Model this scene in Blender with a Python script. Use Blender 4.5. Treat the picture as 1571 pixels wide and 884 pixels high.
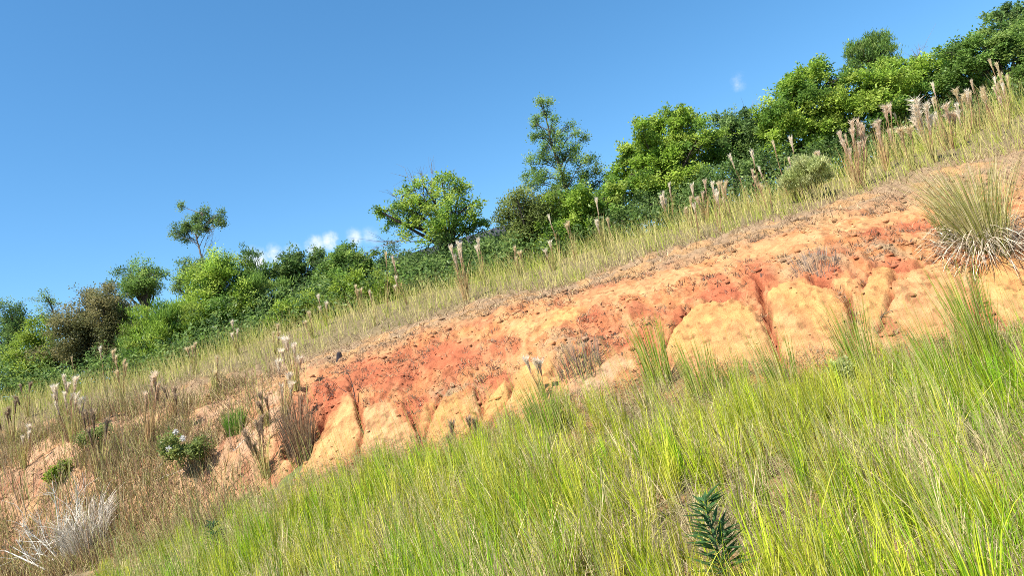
import bpy, math
import numpy as np
from mathutils import Matrix, Vector

RNG = np.random.default_rng(7)
sc = bpy.context.scene
for o in list(bpy.data.objects):
    bpy.data.objects.remove(o)
COL = sc.collection

# ------------------------------------------------------------------ camera
W0, H0 = 1571.0, 884.0            # pixel grid in which positions were measured
F = 1164.0
PITCH, ROLL = math.radians(7.0), math.radians(13.0)
EYE = np.array([0.0, 0.0, 1.6])
FWD = np.array([0, math.cos(PITCH), math.sin(PITCH)])
_r = np.array([1.0, 0, 0]); _u = np.array([0, -math.sin(PITCH), math.cos(PITCH)])
CR = math.cos(ROLL) * _r - math.sin(ROLL) * _u
CU = math.cos(ROLL) * _u + math.sin(ROLL) * _r
cam = bpy.data.cameras.new('camera')
cam.sensor_width = 36; cam.lens = 36 * F / W0
cam.clip_start = 0.05; cam.clip_end = 6000
co = bpy.data.objects.new('camera', cam); COL.objects.link(co)
M = Matrix.Identity(4)
for i in range(3):
    M[i][0], M[i][1], M[i][2], M[i][3] = CR[i], CU[i], -FWD[i], EYE[i]
co.matrix_world = M
sc.camera = co

# ------------------------------------------------------------------ sky, sun, exposure
SUN_EL, SUN_AZ = 56.0, 228.0       # azimuth clockwise from +Y (the view direction): behind, to the left
sd = np.array([math.sin(math.radians(SUN_AZ)) * math.cos(math.radians(SUN_EL)),
               math.cos(math.radians(SUN_AZ)) * math.cos(math.radians(SUN_EL)),
               math.sin(math.radians(SUN_EL))])
world = bpy.data.worlds.new('World'); sc.world = world
world.use_nodes = True
nt = world.node_tree; nt.nodes.clear()
def N(t, **kw):
    n = nt.nodes.new(t)
    for k, v in kw.items():
        setattr(n, k, v)
    return n
sky = N('ShaderNodeTexSky', sky_type='NISHITA', sun_disc=False)
sky.sun_elevation = math.radians(SUN_EL); sky.sun_rotation = math.radians(SUN_AZ)
sky.altitude = 600; sky.air_density = 1.0; sky.dust_density = 0.6; sky.ozone_density = 3.0
bg = N('ShaderNodeBackground'); bg.inputs['Strength'].default_value = 0.13
out = N('ShaderNodeOutputWorld')
hsv = N('ShaderNodeHueSaturation'); hsv.inputs['Saturation'].default_value = 1.23; hsv.inputs['Value'].default_value = .86; hsv.inputs['Hue'].default_value = .492
nt.links.new(sky.outputs[0], hsv.inputs['Color'])
# small fair-weather clouds low over the trees: soft blobs by direction, broken up with noise
tc = N('ShaderNodeTexCoord')
noise = N('ShaderNodeTexNoise'); noise.inputs['Scale'].default_value = 26; noise.inputs['Detail'].default_value = 7
noise.inputs['Roughness'].default_value = 0.62
nt.links.new(tc.outputs['Generated'], noise.inputs['Vector'])
def pdir(u, v):
    d = FWD + (u - W0 / 2) / F * CR + (H0 / 2 - v) / F * CU
    return d / np.linalg.norm(d)
acc = None
for (u, v, rad, amp) in [(395, 398, .024, .9), (420, 392, .022, .8), (450, 386, .022, .7), (482, 378, .022, .8), (510, 371, .02, .85), (540, 366, .022, .6),
                         (570, 362, .022, .5), (1132, 125, .022, .5), (740, 330, .03, .3)]:
    d = pdir(u, v)
    vm = N('ShaderNodeVectorMath', operation='DISTANCE')
    nt.links.new(tc.outputs['Generated'], vm.inputs[0]); vm.inputs[1].default_value = d
    mr = N('ShaderNodeMapRange', interpolation_type='SMOOTHSTEP')
    mr.inputs['From Min'].default_value = 0; mr.inputs['From Max'].default_value = rad * 1.35
    mr.inputs['To Min'].default_value = amp; mr.inputs['To Max'].default_value = 0
    nt.links.new(vm.outputs['Value'], mr.inputs['Value'])
    if acc is None:
        acc = mr.outputs[0]
    else:
        mx = N('ShaderNodeMath', operation='MAXIMUM'); nt.links.new(acc, mx.inputs[0]); nt.links.new(mr.outputs[0], mx.inputs[1]); acc = mx.outputs[0]
nm = N('ShaderNodeMapRange'); nm.inputs['From Min'].default_value = .3; nm.inputs['From Max'].default_value = .7
nm.inputs['To Min'].default_value = .35; nm.inputs['To Max'].default_value = 1.5
nt.links.new(noise.outputs['Fac'], nm.inputs['Value'])
ad = N('ShaderNodeMath', operation='MULTIPLY'); nt.links.new(acc, ad.inputs[0]); nt.links.new(nm.outputs[0], ad.inputs[1])
cr = N('ShaderNodeMapRange', interpolation_type='SMOOTHSTEP'); cr.inputs['From Min'].default_value = .25; cr.inputs['From Max'].default_value = .95
nt.links.new(ad.outputs[0], cr.inputs['Value'])
mixc = N('ShaderNodeMix', data_type='RGBA'); mixc.inputs[7].default_value = (4.3, 4.5, 4.85, 1)
nt.links.new(cr.outputs[0], mixc.inputs[0]); nt.links.new(hsv.outputs[0], mixc.inputs[6])
nt.links.new(mixc.outputs[2], bg.inputs['Color'])
nt.links.new(bg.outputs[0], out.inputs['Surface'])

sl = bpy.data.lights.new('sun', 'SUN'); sl.energy = 5.0; sl.angle = math.radians(.5); sl.color = (1, .95, .87)
so = bpy.data.objects.new('sun', sl); COL.objects.link(so)
so.rotation_euler = Vector(sd).to_track_quat('Z', 'Y').to_euler()
so.location = (-20, -20, 40)
vs = sc.view_settings
vs.view_transform = 'Standard'; vs.look = 'None'; vs.exposure = 1.0; vs.gamma = 1; vs.use_curve_mapping = False
sc.cycles.filter_width = 0.9
sc.cycles.use_denoising = False     # keep the fine grass texture; daylight is clean enough
sc.cycles.max_bounces = 6; sc.cycles.transparent_max_bounces = 4; sc.cycles.diffuse_bounces = 3

# ------------------------------------------------------------------ numpy helpers
def vnoise(x, y, seed=0):
    xi = np.floor(x).astype(np.int64); yi = np.floor(y).astype(np.int64)
    fx = x - xi; fy = y - yi
    fx = fx * fx * (3 - 2 * fx); fy = fy * fy * (3 - 2 * fy)
    def h(a, b):
        n = (a * 374761393 + b * 668265263 + seed * 974711) & 0xffffffff
        n = ((n ^ (n >> 13)) * 1274126177) & 0xffffffff
        n = n ^ (n >> 16)
        return (n & 0xffff) / 65535.0
    return (h(xi, yi) * (1 - fx) + h(xi + 1, yi) * fx) * (1 - fy) + (h(xi, yi + 1) * (1 - fx) + h(xi + 1, yi + 1) * fx) * fy
def fbm(x, y, seed=0, octv=4, gain=.5):
    s = 0; a = 1; t = 0
    for k in range(octv):
        s = s + a * vnoise(x * 2 ** k + 17.3 * k, y * 2 ** k - 9.1 * k, seed + k); t += a; a *= gain
    return s / t
def sst(a, b, x):
    t = np.clip((x - a) / (b - a), 0, 1); return t * t * (3 - 2 * t)
def px_at(u, v, Y):
    d = FWD + (np.asarray(u, float)[..., None] - W0 / 2) / F * CR + (H0 / 2 - np.asarray(v, float)[..., None]) / F * CU
    return EYE + d * (np.asarray(Y, float) / d[..., 1])[..., None]
def project(P):
    q = P - EYE; w = q @ FWD; w = np.where(w < .05, .05, w)
    return W0 / 2 + F * (q @ CR) / w, H0 / 2 - F * (q @ CU) / w, w

# ------------------------------------------------------------------ terrain: break lines of the bank
US = np.linspace(-420, 2000, 243)
def line(pts):
    p = np.array(pts, float)
    return np.interp(US, p[:, 0], p[:, 1])
y2 = line([(-420, 12.5), (0, 11.5), (785, 9.3), (1571, 8.0), (2000, 7.6)])
rows_px = [
    (line([(-420, 1120), (0, 1020), (400, 950), (785, 900), (1571, 900), (2000, 900)]), line([(-420, 9), (0, 8), (785, 5.0), (1571, 3.6), (2000, 3.2)])),
    (line([(-420, 960), (0, 885), (130, 860), (300, 805), (440, 755), (560, 705), (700, 680), (850, 625), (1000, 590), (1150, 578), (1300, 560), (1450, 530), (1571, 512), (2000, 420)]), y2),
    (line([(-420, 900), (0, 800), (150, 745), (300, 695), (480, 640), (540, 612), (700, 596), (800, 562), (900, 520), (1100, 462), (1230, 430), (1350, 420), (1571, 402), (2000, 310)]), y2 + 1.2),
    (line([(-420, 800), (0, 705), (150, 655), (300, 622), (480, 570), (650, 512), (800, 465), (950, 432), (1100, 392), (1250, 342), (1420, 305), (1571, 282), (2000, 180)]), y2 + 3.2),
    (line([(-420, 750), (0, 660), (150, 628), (300, 583), (450, 552), (600, 505), (750, 460), (850, 443), (1000, 390), (1150, 350), (1300, 303), (1420, 262), (1571, 225), (2000, 110)]), y2 + 5.0),
    (line([(-420, 715), (0, 628), (100, 608), (200, 590), (300, 558), (450, 508), (600, 465), (750, 430), (850, 405), (950, 375), (1100, 335), (1250, 290), (1400, 238), (1571, 172), (2000, 40)]), y2 + 8.4),
]
AS = np.linspace(-1.2, 1.2, 481)
RY, RZ = [np.full(481, 1.0)], [np.full(481, 0.0)]
def smooth(a, k):
    ker = np.hanning(2 * k + 3)[1:-1]; ker /= ker.sum()
    return np.convolve(np.pad(a, k, mode='edge'), ker, mode='valid')
for v, Y in rows_px:
    P = px_at(US, v, Y); a = P[:, 0] / P[:, 1]
    o_ = np.argsort(a)
    RY.append(smooth(np.interp(AS, a[o_], P[o_, 1]), 8)); RZ.append(smooth(np.interp(AS, a[o_], P[o_, 2]), 8))
R6Y, R6Z = RY[-1], RZ[-1]
RY += [R6Y + 6, np.full(481, 60.0), np.full(481, 220.0), np.full(481, 3000.0)]
RZ += [R6Z + .9, R6Z + 1.6, R6Z * .3 - 8, np.full(481, -60.0)]
RY = np.array(RY); RZ = np.array(RZ)
SL = np.diff(RZ, axis=0) / np.diff(RY, axis=0)
TG = np.zeros_like(RZ)
TG[1:-1] = np.where(SL[1:] * SL[:-1] > 0, 2 * SL[1:] * SL[:-1] / (SL[1:] + SL[:-1] + 1e-9), 0)
TG[0] = SL[0] * .5; TG[-1] = SL[-1]
def rowf(T, k, a):
    i = np.clip((a - AS[0]) / (AS[1] - AS[0]), 0, 479.999); j = i.astype(int); f = i - j
    return T[k][j] * (1 - f) + T[k][j + 1] * f
def base_h(x, y):
    x = np.asarray(x, float); y = np.asarray(y, float)
    yy = np.maximum(y, 1.0); a = np.clip(x / yy, -1.2, 1.2)
    z = rowf(RZ, 0, a) + 0 * yy
    for k in range(len(RY) - 1):
        y0, y1 = rowf(RY, k, a), rowf(RY, k + 1, a)
        m = (yy >= y0) & (yy < y1) if k < len(RY) - 2 else (yy >= y0)
        h = y1 - y0; t = np.clip((yy - y0) / h, 0, 1)
        p = (2 * t**3 - 3 * t**2 + 1) * rowf(RZ, k, a) + (t**3 - 2 * t**2 + t) * h * rowf(TG, k, a) + (3 * t**2 - 2 * t**3) * rowf(RZ, k + 1, a) + (t**3 - t**2) * h * rowf(TG, k + 1, a)
        z = np.where(m, p, z)
    return z
def rowpos(x, y):
    """fractional break line index: 1 frame bottom, 2 grass edge, 3 ledge, 4 dirt top, 5 litter top, 6 trees"""
    yy = np.maximum(y, 1.0); a = np.clip(x / yy, -1.2, 1.2); r = np.zeros_like(yy)
    for k in range(len(RY) - 1):
        y0, y1 = rowf(RY, k, a), rowf(RY, k + 1, a)
        r = np.where(yy >= y0, k + np.clip((yy - y0) / (y1 - y0), 0, 1), r)
    return r

FANS = [  # smooth washed clay fans, (outline, height, tone)
    ([(528, 608), (548, 618), (553, 660), (545, 700), (500, 740), (430, 775), (470, 715), (500, 655)], .14, 0),
    ([(562, 620), (600, 616), (625, 650), (645, 690), (600, 715), (545, 735), (549, 690), (557, 660)], .10, 1),
    ([(700, 597), (715, 620), (733, 645), (718, 690), (655, 700), (665, 645), (682, 615)], .14, 0),
    ([(650, 622), (674, 613), (664, 650), (643, 668)], .08, 0),
    ([(768, 590), (786, 598), (776, 632), (742, 690), (712, 690), (733, 635)], .12, 0),
    ([(800, 562), (850, 552), (848, 600), (800, 660), (765, 670), (785, 612)], .12, 0),
    ([(868, 585), (950, 542), (972, 560), (930, 600), (880, 625)], .08, 2),
    ([(1033, 508), (1060, 475), (1090, 463), (1130, 460), (1153, 470), (1170, 500), (1187, 545), (1195, 620), (1100, 620), (1030, 600), (1022, 530)], .2, 0),
    ([(1176, 452), (1195, 434), (1230, 428), (1270, 440), (1290, 470), (1297, 520), (1285, 590), (1215, 590), (1197, 525), (1182, 482)], .2, 0),
    ([(1324, 442), (1345, 416), (1368, 415), (1364, 450), (1350, 495), (1325, 500)], .13, 0),
    ([(1374, 452), (1400, 416), (1440, 405), (1472, 420), (1483, 470), (1470, 520), (1400, 520), (1366, 490)], .16, 1),
    ([(1506, 412), (1540, 400), (1640, 395), (1660, 490), (1540, 500), (1510, 460)], .16, 0),
    ([(1268, 432), (1298, 420), (1312, 438), (1298, 452)], .07, 0),
    ([(395, 592), (430, 585), (442, 640), (400, 695), (350, 705), (370, 655)], .06, 2),
    ([(0, 672), (60, 668), (110, 690), (60, 712), (-30, 720)], .03, 2),
    ([(820, 480), (900, 470), (880, 500), (800, 520), (760, 510)], .05, 0),
    ([(880, 455), (1000, 425), (1130, 400), (1080, 420), (960, 455), (900, 470)], .03, 1),
    ([(1130, 392), (1260, 350), (1420, 312), (1400, 330), (1250, 372), (1150, 400)], .03, 1),
]
GULLY = [  # eroded rills, (points, half width px, depth m)
    ([(538, 585), (552, 630), (555, 670), (546, 715)], 5, .16), ([(512, 598), (492, 640), (470, 690), (440, 745)], 9, .18),
    ([(625, 620), (640, 655), (652, 700)], 6, .15), ([(676, 608), (655, 660), (650, 690)], 5, .1), ([(735, 600), (738, 640), (712, 690)], 6, .12),
    ([(790, 590), (760, 640), (748, 680)], 4, .1), ([(1160, 425), (1172, 470), (1186, 520), (1204, 580)], 6, .22),
    ([(1255, 428), (1296, 445), (1310, 480), (1312, 560)], 7, .18), ([(1372, 425), (1366, 460), (1352, 510)], 5, .14),
    ([(1488, 405), (1498, 450), (1500, 500)], 6, .14), ([(850, 570), (880, 545), (942, 518)], 8, .14),
    ([(1062, 470), (1035, 500), (1015, 530)], 6, .12), ([(470, 600), (455, 650), (440, 700)], 7, .14),
    ([(1176, 446), (1200, 428), (1235, 422), (1280, 434)], 4, .08), ([(1320, 440), (1345, 410), (1400, 412), (1440, 400), (1500, 402)], 4, .1),
    ([(1058, 474), (1092, 458), (1132, 455), (1158, 466)], 4, .06),
]
REDS = [(600, 575, 70, 28), (690, 548, 80, 22), (650, 625, 40, 25), (505, 600, 30, 30), (1160, 425, 30, 35), (1265, 428, 60, 16), (1342, 362, 22, 22),
        (1400, 345, 40, 14), (925, 440, 30, 9), (970, 520, 60, 16), (890, 490, 60, 20), (760, 590, 40, 18), (1110, 445, 70, 10), (1040, 490, 30, 16), (1380, 410, 60, 12), (560, 560, 60, 14)]
LITTER = [(1245, 398, 60, 18), (880, 535, 40, 16), (1350, 390, 40, 14), (1090, 365, 60, 12), (700, 600, 40, 10), (820, 500, 30, 10)]
def seg_dist(u, v, pts):
    d = np.full(u.shape, 1e9)
    for (x0, y0), (x1, y1) in zip(pts[:-1], pts[1:]):
        dx, dy = x1 - x0, y1 - y0
        t = np.clip(((u - x0) * dx + (v - y0) * dy) / (dx * dx + dy * dy), 0, 1)
        d = np.minimum(d, np.hypot(u - x0 - t * dx, v - y0 - t * dy))
    return d
def inside(u, v, pts):
    c = np.zeros(u.shape, bool); n = len(pts)
    for i in range(n):
        x0, y0 = pts[i]; x1, y1 = pts[(i + 1) % n]
        if y0 == y1: continue
        c ^= ((y0 > v) != (y1 > v)) & (u < (x1 - x0) * (v - y0) / (y1 - y0) + x0)
    return c
def features(x, y, z):
    """height change and clay masks of the bank"""
    P = np.stack([x, y, z], -1); u, v, w = project(P)
    u = u + 13 * (fbm(x * 2.6, y * 2.6, 51) - .5) + 9 * (fbm(x * 11, y * 11, 53, 3) - .5); v = v + 13 * (fbm(x * 2.6, y * 2.6, 52) - .5) + 9 * (fbm(x * 11, y * 11, 54, 3) - .5)
    fan = np.zeros(x.shape); tone = np.zeros(x.shape); dz = np.zeros(x.shape); gul = np.zeros(x.shape)
    for pts, hgt, tn in FANS:
        a = np.array(pts, float)
        m = np.where((u > a[:, 0].min() - 5) & (u < a[:, 0].max() + 5) & (v > a[:, 1].min() - 5) & (v < a[:, 1].max() + 5))
        if not len(m[0]): continue
        uu, vv = u[m], v[m]
        d = seg_dist(uu, vv, pts + [pts[0]]) * np.where(inside(uu, vv, pts), 1, -1)
        k = sst(-6, 7, d)
        fan[m] = np.maximum(fan[m], k); tone[m] = np.where(k > .3, tn, tone[m])
        dz[m] = np.maximum(dz[m], hgt * (.20 * sst(-3, 6, d) + .16 * sst(0, 40, d)))
    for pts, wd, dep in GULLY:
        a = np.array(pts, float); r = wd * 2.5
        m = np.where((u > a[:, 0].min() - r) & (u < a[:, 0].max() + r) & (v > a[:, 1].min() - r) & (v < a[:, 1].max() + r))
        if not len(m[0]): continue
        d = seg_dist(u[m], v[m], pts) / (wd * .72)
        k = np.exp(-d * d * 1.2) * (.45 + .8 * vnoise(u[m] / 17, v[m] / 17, 5))
        gul[m] = np.maximum(gul[m], k); dz[m] = dz[m] - dep * .95 * k
    return dz, fan, tone, gul, u, v
def full_h(x, y):
    z = base_h(x, y)
    r = rowpos(x, y)
    near = sst(2.0, 2.6, r) * (1 - sst(4.6, 6.2, r))
    z = z + .10 * (fbm(x * .9, y * .9, 3) - .5) * sst(.6, 1.5, r)
    f = features(x, y, z)
    dz, fan = f[0], f[1]
    rough = near * (1 - .85 * fan)
    z = z + dz * sst(1.7, 2.1, r) * (1 - sst(4.0, 4.4, r))
    z = z + rough * (.22 * (fbm(x * 2.4, y * 2.4, 11) - .5) + (.14 - .07 * sst(3.0, 3.5, r)) * (fbm(x * 8, y * 8, 14, 3) - .5) + (.075 - .03 * sst(3.0, 3.5, r)) * (fbm(x * 22, y * 22, 15, 2) - .5))
    z = z + near * fan * (.05 * (fbm(x * 15, y * 1.3, 24, 3) - .5) + .02 * (fbm(x * 9, y * 9, 25, 3) - .5) + .03 * (fbm(x * 5, y * 3, 21) - .5) + .008 * (fbm(x * 30, y * 30, 22, 2) - .5))
    return z, r, f
def H(x, y):
    return full_h(np.atleast_1d(np.asarray(x, float)), np.atleast_1d(np.asarray(y, float)))[0]
def ground(u, v):
    """the point of the bank seen at (u, v)"""
    d = FWD + (u - W0 / 2) / F * CR + (H0 / 2 - v) / F * CU
    ys = np.linspace(2.5, 45, 1700); P = EYE + d * (ys / d[1])[:, None]
    below = np.where(P[:, 2] < H(P[:, 0], P[:, 1]))[0]
    i = below[0] if len(below) else len(ys) - 1
    p = P[i]; return np.array([p[0], p[1], H(p[0], p[1])[0]])

# ------------------------------------------------------------------ mesh building
def mesh_np(name, verts, faces, mat, tint=None, smooth_=False):
    """faces: list of integer arrays (n, 3) or (n, 4)"""
    me = bpy.data.meshes.new(name)
    faces = [f for f in faces if len(f)]
    me.vertices.add(len(verts)); me.vertices.foreach_set('co', np.asarray(verts, np.float32).ravel())
    nl = sum(f.size for f in faces); npl = sum(len(f) for f in faces)
    me.loops.add(nl); me.polygons.add(npl)
    me.loops.foreach_set('vertex_index', np.concatenate([f.ravel() for f in faces]).astype(np.int32))
    tot = np.concatenate([np.full(len(f), f.shape[1]) for f in faces]).astype(np.int32)
    st = np.concatenate([[0], np.cumsum(tot)[:-1]]).astype(np.int32)
    me.polygons.foreach_set('loop_start', st)
    if smooth_:
        me.polygons.foreach_set('use_smooth', np.ones(npl, bool))
    if tint is not None:
        at = me.attributes.new('tint', 'FLOAT_COLOR', 'POINT')
        c = np.ones((len(verts), 4), np.float32); c[:, :3] = tint
        at.data.foreach_set('color', c.ravel())
    me.update(calc_edges=True)
    me.materials.append(mat)
    return me
def link(name, me, parent=None, loc=None):
    o = bpy.data.objects.new(name, me); COL.objects.link(o)
    if parent is not None: o.parent = parent
    if loc is not None: o.location = loc
    return o
def empty(name, loc, label, cat, group=None):
    o = bpy.data.objects.new(name, None); COL.objects.link(o); o.location = loc; o.empty_display_size = .2
    return tag(o, label, cat, group)
def tag(o, label=None, cat=None, group=None, kind=None):
    if label: o['label'] = label
    if cat: o['category'] = cat
    if group: o['group'] = group
    if kind or cat: o['kind'] = kind or 'thing'
    return o

class Geo:
    def __init__(s): s.v, s.q, s.t, s.c, s.n = [], [], [], [], 0
    def add(s, v, q=None, t=None, c=(1, 1, 1)):
        v = np.asarray(v, float).reshape(-1, 3)
        if q is not None and len(q): s.q.append(np.asarray(q) + s.n)
        if t is not None and len(t): s.t.append(np.asarray(t) + s.n)
        s.c.append(np.broadcast_to(np.asarray(c, float), v.shape)); s.v.append(v); s.n += len(v)
    def mesh(s, name, mat, origin=(0, 0, 0), smooth_=False):
        f = []
        if s.q: f.append(np.concatenate(s.q))
        if s.t: f.append(np.concatenate(s.t))
        return mesh_np(name, np.concatenate(s.v) - np.asarray(origin), f, mat, np.concatenate(s.c), smooth_)
    # many tapering curved blades at once
    def blades(s, root, h, w, lean, col, seg=3, curl=1.7, droop=None, tipcol=None, up=None):
        n = len(root)
        h = np.broadcast_to(h, n); w = np.broadcast_to(w, n)
        th = RNG.uniform(0, math.pi, n); side = np.stack([np.cos(th), np.sin(th), np.zeros(n)], -1)
        col = np.broadcast_to(col, (n, 3))
        L = []; C = []
        upv = np.array([0, 0, 1.0]) if up is None else up
        for j in range(seg + 1):
            t = j / seg
            c = root + upv * (h * t)[:, None]
            c = c.copy(); c[:, :2] += lean * (h * t ** curl)[:, None]
            if droop is not None: c[:, 2] -= droop * h * t ** 2.2
            cc = col if tipcol is None else col * (1 - t) + tipcol * t
            if j < seg:
                k = w * .5 * (1 - t) ** .55
                L += [c - side * k[:, None], c + side * k[:, None]]; C += [cc, cc]
            else:
                L.append(c); C.append(cc)
        V = np.stack(L, 1).reshape(-1, 3); CC = np.stack(C, 1).reshape(-1, 3)
        m = 2 * seg + 1; b = np.arange(n)[:, None] * m
        q = [b + np.array([2 * j, 2 * j + 1, 2 * j + 3, 2 * j + 2]) for j in range(seg - 1)]
        t = b + np.array([2 * seg - 2, 2 * seg - 1, 2 * seg])
        s.add(V, np.concatenate(q) if q else None, t, CC)
    # free slivers between two points
    def slivers(s, p0, p1, w, col):
        n = len(p0); d = p1 - p0
        r = RNG.normal(size=(n, 3)); sd_ = np.cross(d, r); sd_ /= np.linalg.norm(sd_, axis=1, keepdims=True) + 1e-9
        w = np.broadcast_to(w, n)[:, None]
        V = np.stack([p0 - sd_ * w * .5, p0 + sd_ * w * .5, p1], 1).reshape(-1, 3)
        s.add(V, None, np.arange(n)[:, None] * 3 + np.array([0, 1, 2]), np.repeat(np.broadcast_to(col, (n, 3)), 3, 0))
    def tube(s, pts, rad, sides=6, col=(1, 1, 1)):
        pts = np.asarray(pts, float); n = len(pts); rad = np.broadcast_to(rad, n)
        d = np.gradient(pts, axis=0); d /= np.linalg.norm(d, axis=1, keepdims=True) + 1e-9
        ref = np.array([0.31, .87, .12]); a = np.cross(d, ref); a /= np.linalg.norm(a, axis=1, keepdims=True) + 1e-9
        b = np.cross(d, a); th = np.arange(sides) / sides * 2 * math.pi
        V = pts[:, None] + rad[:, None, None] * (np.cos(th)[None, :, None] * a[:, None] + np.sin(th)[None, :, None] * b[:, None])
        i = np.arange(n - 1)[:, None] * sides; j = np.arange(sides)[None]; k = (np.arange(sides)[None] + 1) % sides
        q = np.stack([i + j, i + k, i + sides + k, i + sides + j], -1).reshape(-1, 4)
        s.add(V.reshape(-1, 3), q, None, col)
    # leaf diamonds folded on the midrib
    def leaves(s, base, d, nrm, ln, wd, col):
        n = len(base)
        sd_ = np.cross(d, nrm); sd_ /= np.linalg.norm(sd_, axis=1, keepdims=True) + 1e-9
        ln = np.broadcast_to(ln, n)[:, None]; wd = np.broadcast_to(wd, n)[:, None]
        up = np.cross(sd_, d)
        mid = base + d * ln * .48
        V = np.stack([base, mid + sd_ * wd * .5 + up * wd * .12, base + d * ln - up * ln * .08, mid - sd_ * wd * .5 + up * wd * .12], 1).reshape(-1, 3)
        s.add(V, np.arange(n)[:, None] * 4 + np.array([0, 1, 2, 3]), None, np.repeat(np.broadcast_to(col, (n, 3)), 4, 0))
    # a bevelled box
    def box(s, lo, hi, col=(1, 1, 1)):
        x0, y0, z0 = lo; x1, y1, z1 = hi
        v = [(x0, y0, z0), (x1, y0, z0), (x1, y1, z0), (x0, y1, z0), (x0, y0, z1), (x1, y0, z1), (x1, y1, z1), (x0, y1, z1)]
        s.add(v, [(0, 3, 2, 1), (4, 5, 6, 7), (0, 1, 5, 4), (1, 2, 6, 5), (2, 3, 7, 6), (3, 0, 4, 7)], None, col)

# ------------------------------------------------------------------ materials
def new_mat(name):
    m = bpy.data.materials.new(name); m.use_nodes = True
    t = m.node_tree; t.nodes.clear(); return m, t
def leaf_mat(name, trans=.3, rough=.55, spec=.25, var=.25):
    m, t = new_mat(name); L = t.links.new
    at = t.nodes.new('ShaderNodeAttribute'); at.attribute_name = 'tint'
    tc_ = t.nodes.new('ShaderNodeTexCoord'); nz = t.nodes.new('ShaderNodeTexNoise'); nz.inputs['Scale'].default_value = 14; nz.inputs['Detail'].default_value = 3
    L(tc_.outputs['Object'], nz.inputs['Vector'])
    mr = t.nodes.new('ShaderNodeMapRange'); mr.inputs['From Min'].default_value = .3; mr.inputs['From Max'].default_value = .7
    mr.inputs['To Min'].default_value = 1 - var; mr.inputs['To Max'].default_value = 1 + var
    L(nz.outputs['Fac'], mr.inputs['Value'])
    vm = t.nodes.new('ShaderNodeVectorMath'); vm.operation = 'SCALE'; L(at.outputs['Color'], vm.inputs[0]); L(mr.outputs[0], vm.inputs['Scale'])
    p = t.nodes.new('ShaderNodeBsdfPrincipled'); p.inputs['Roughness'].default_value = rough; p.inputs['Specular IOR Level'].default_value = spec
    L(vm.outputs[0], p.inputs['Base Color'])
    tr = t.nodes.new('ShaderNodeBsdfTranslucent'); L(vm.outputs[0], tr.inputs['Color'])
    mx = t.nodes.new('ShaderNodeMixShader'); mx.inputs[0].default_value = trans
    L(p.outputs[0], mx.inputs[1]); L(tr.outputs[0], mx.inputs[2])
    o = t.nodes.new('ShaderNodeOutputMaterial'); L(mx.outputs[0], o.inputs['Surface'])
    return m
def solid_mat(name, rough=.85, var=.3, scale=9, bump=.3, spec=.2):
    m, t = new_mat(name); L = t.links.new
    at = t.nodes.new('ShaderNodeAttribute'); at.attribute_name = 'tint'
    tc_ = t.nodes.new('ShaderNodeTexCoord'); nz = t.nodes.new('ShaderNodeTexNoise'); nz.inputs['Scale'].default_value = scale; nz.inputs['Detail'].default_value = 6
    L(tc_.outputs['Object'], nz.inputs['Vector'])
    mr = t.nodes.new('ShaderNodeMapRange'); mr.inputs['From Min'].default_value = .3; mr.inputs['From Max'].default_value = .7
    mr.inputs['To Min'].default_value = 1 - var; mr.inputs['To Max'].default_value = 1 + var
    L(nz.outputs['Fac'], mr.inputs['Value'])
    vm = t.nodes.new('ShaderNodeVectorMath'); vm.operation = 'SCALE'; L(at.outputs['Color'], vm.inputs[0]); L(mr.outputs[0], vm.inputs['Scale'])
    p = t.nodes.new('ShaderNodeBsdfPrincipled'); p.inputs['Roughness'].default_value = rough; p.inputs['Specular IOR Level'].default_value = spec
    L(vm.outputs[0], p.inputs['Base Color'])
    b = t.nodes.new('ShaderNodeBump'); b.inputs['Strength'].default_value = bump; b.inputs['Distance'].default_value = .02
    L(nz.outputs['Fac'], b.inputs['Height']); L(b.outputs[0], p.inputs['Normal'])
    o = t.nodes.new('ShaderNodeOutputMaterial'); L(p.outputs[0], o.inputs['Surface'])
    return m
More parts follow.
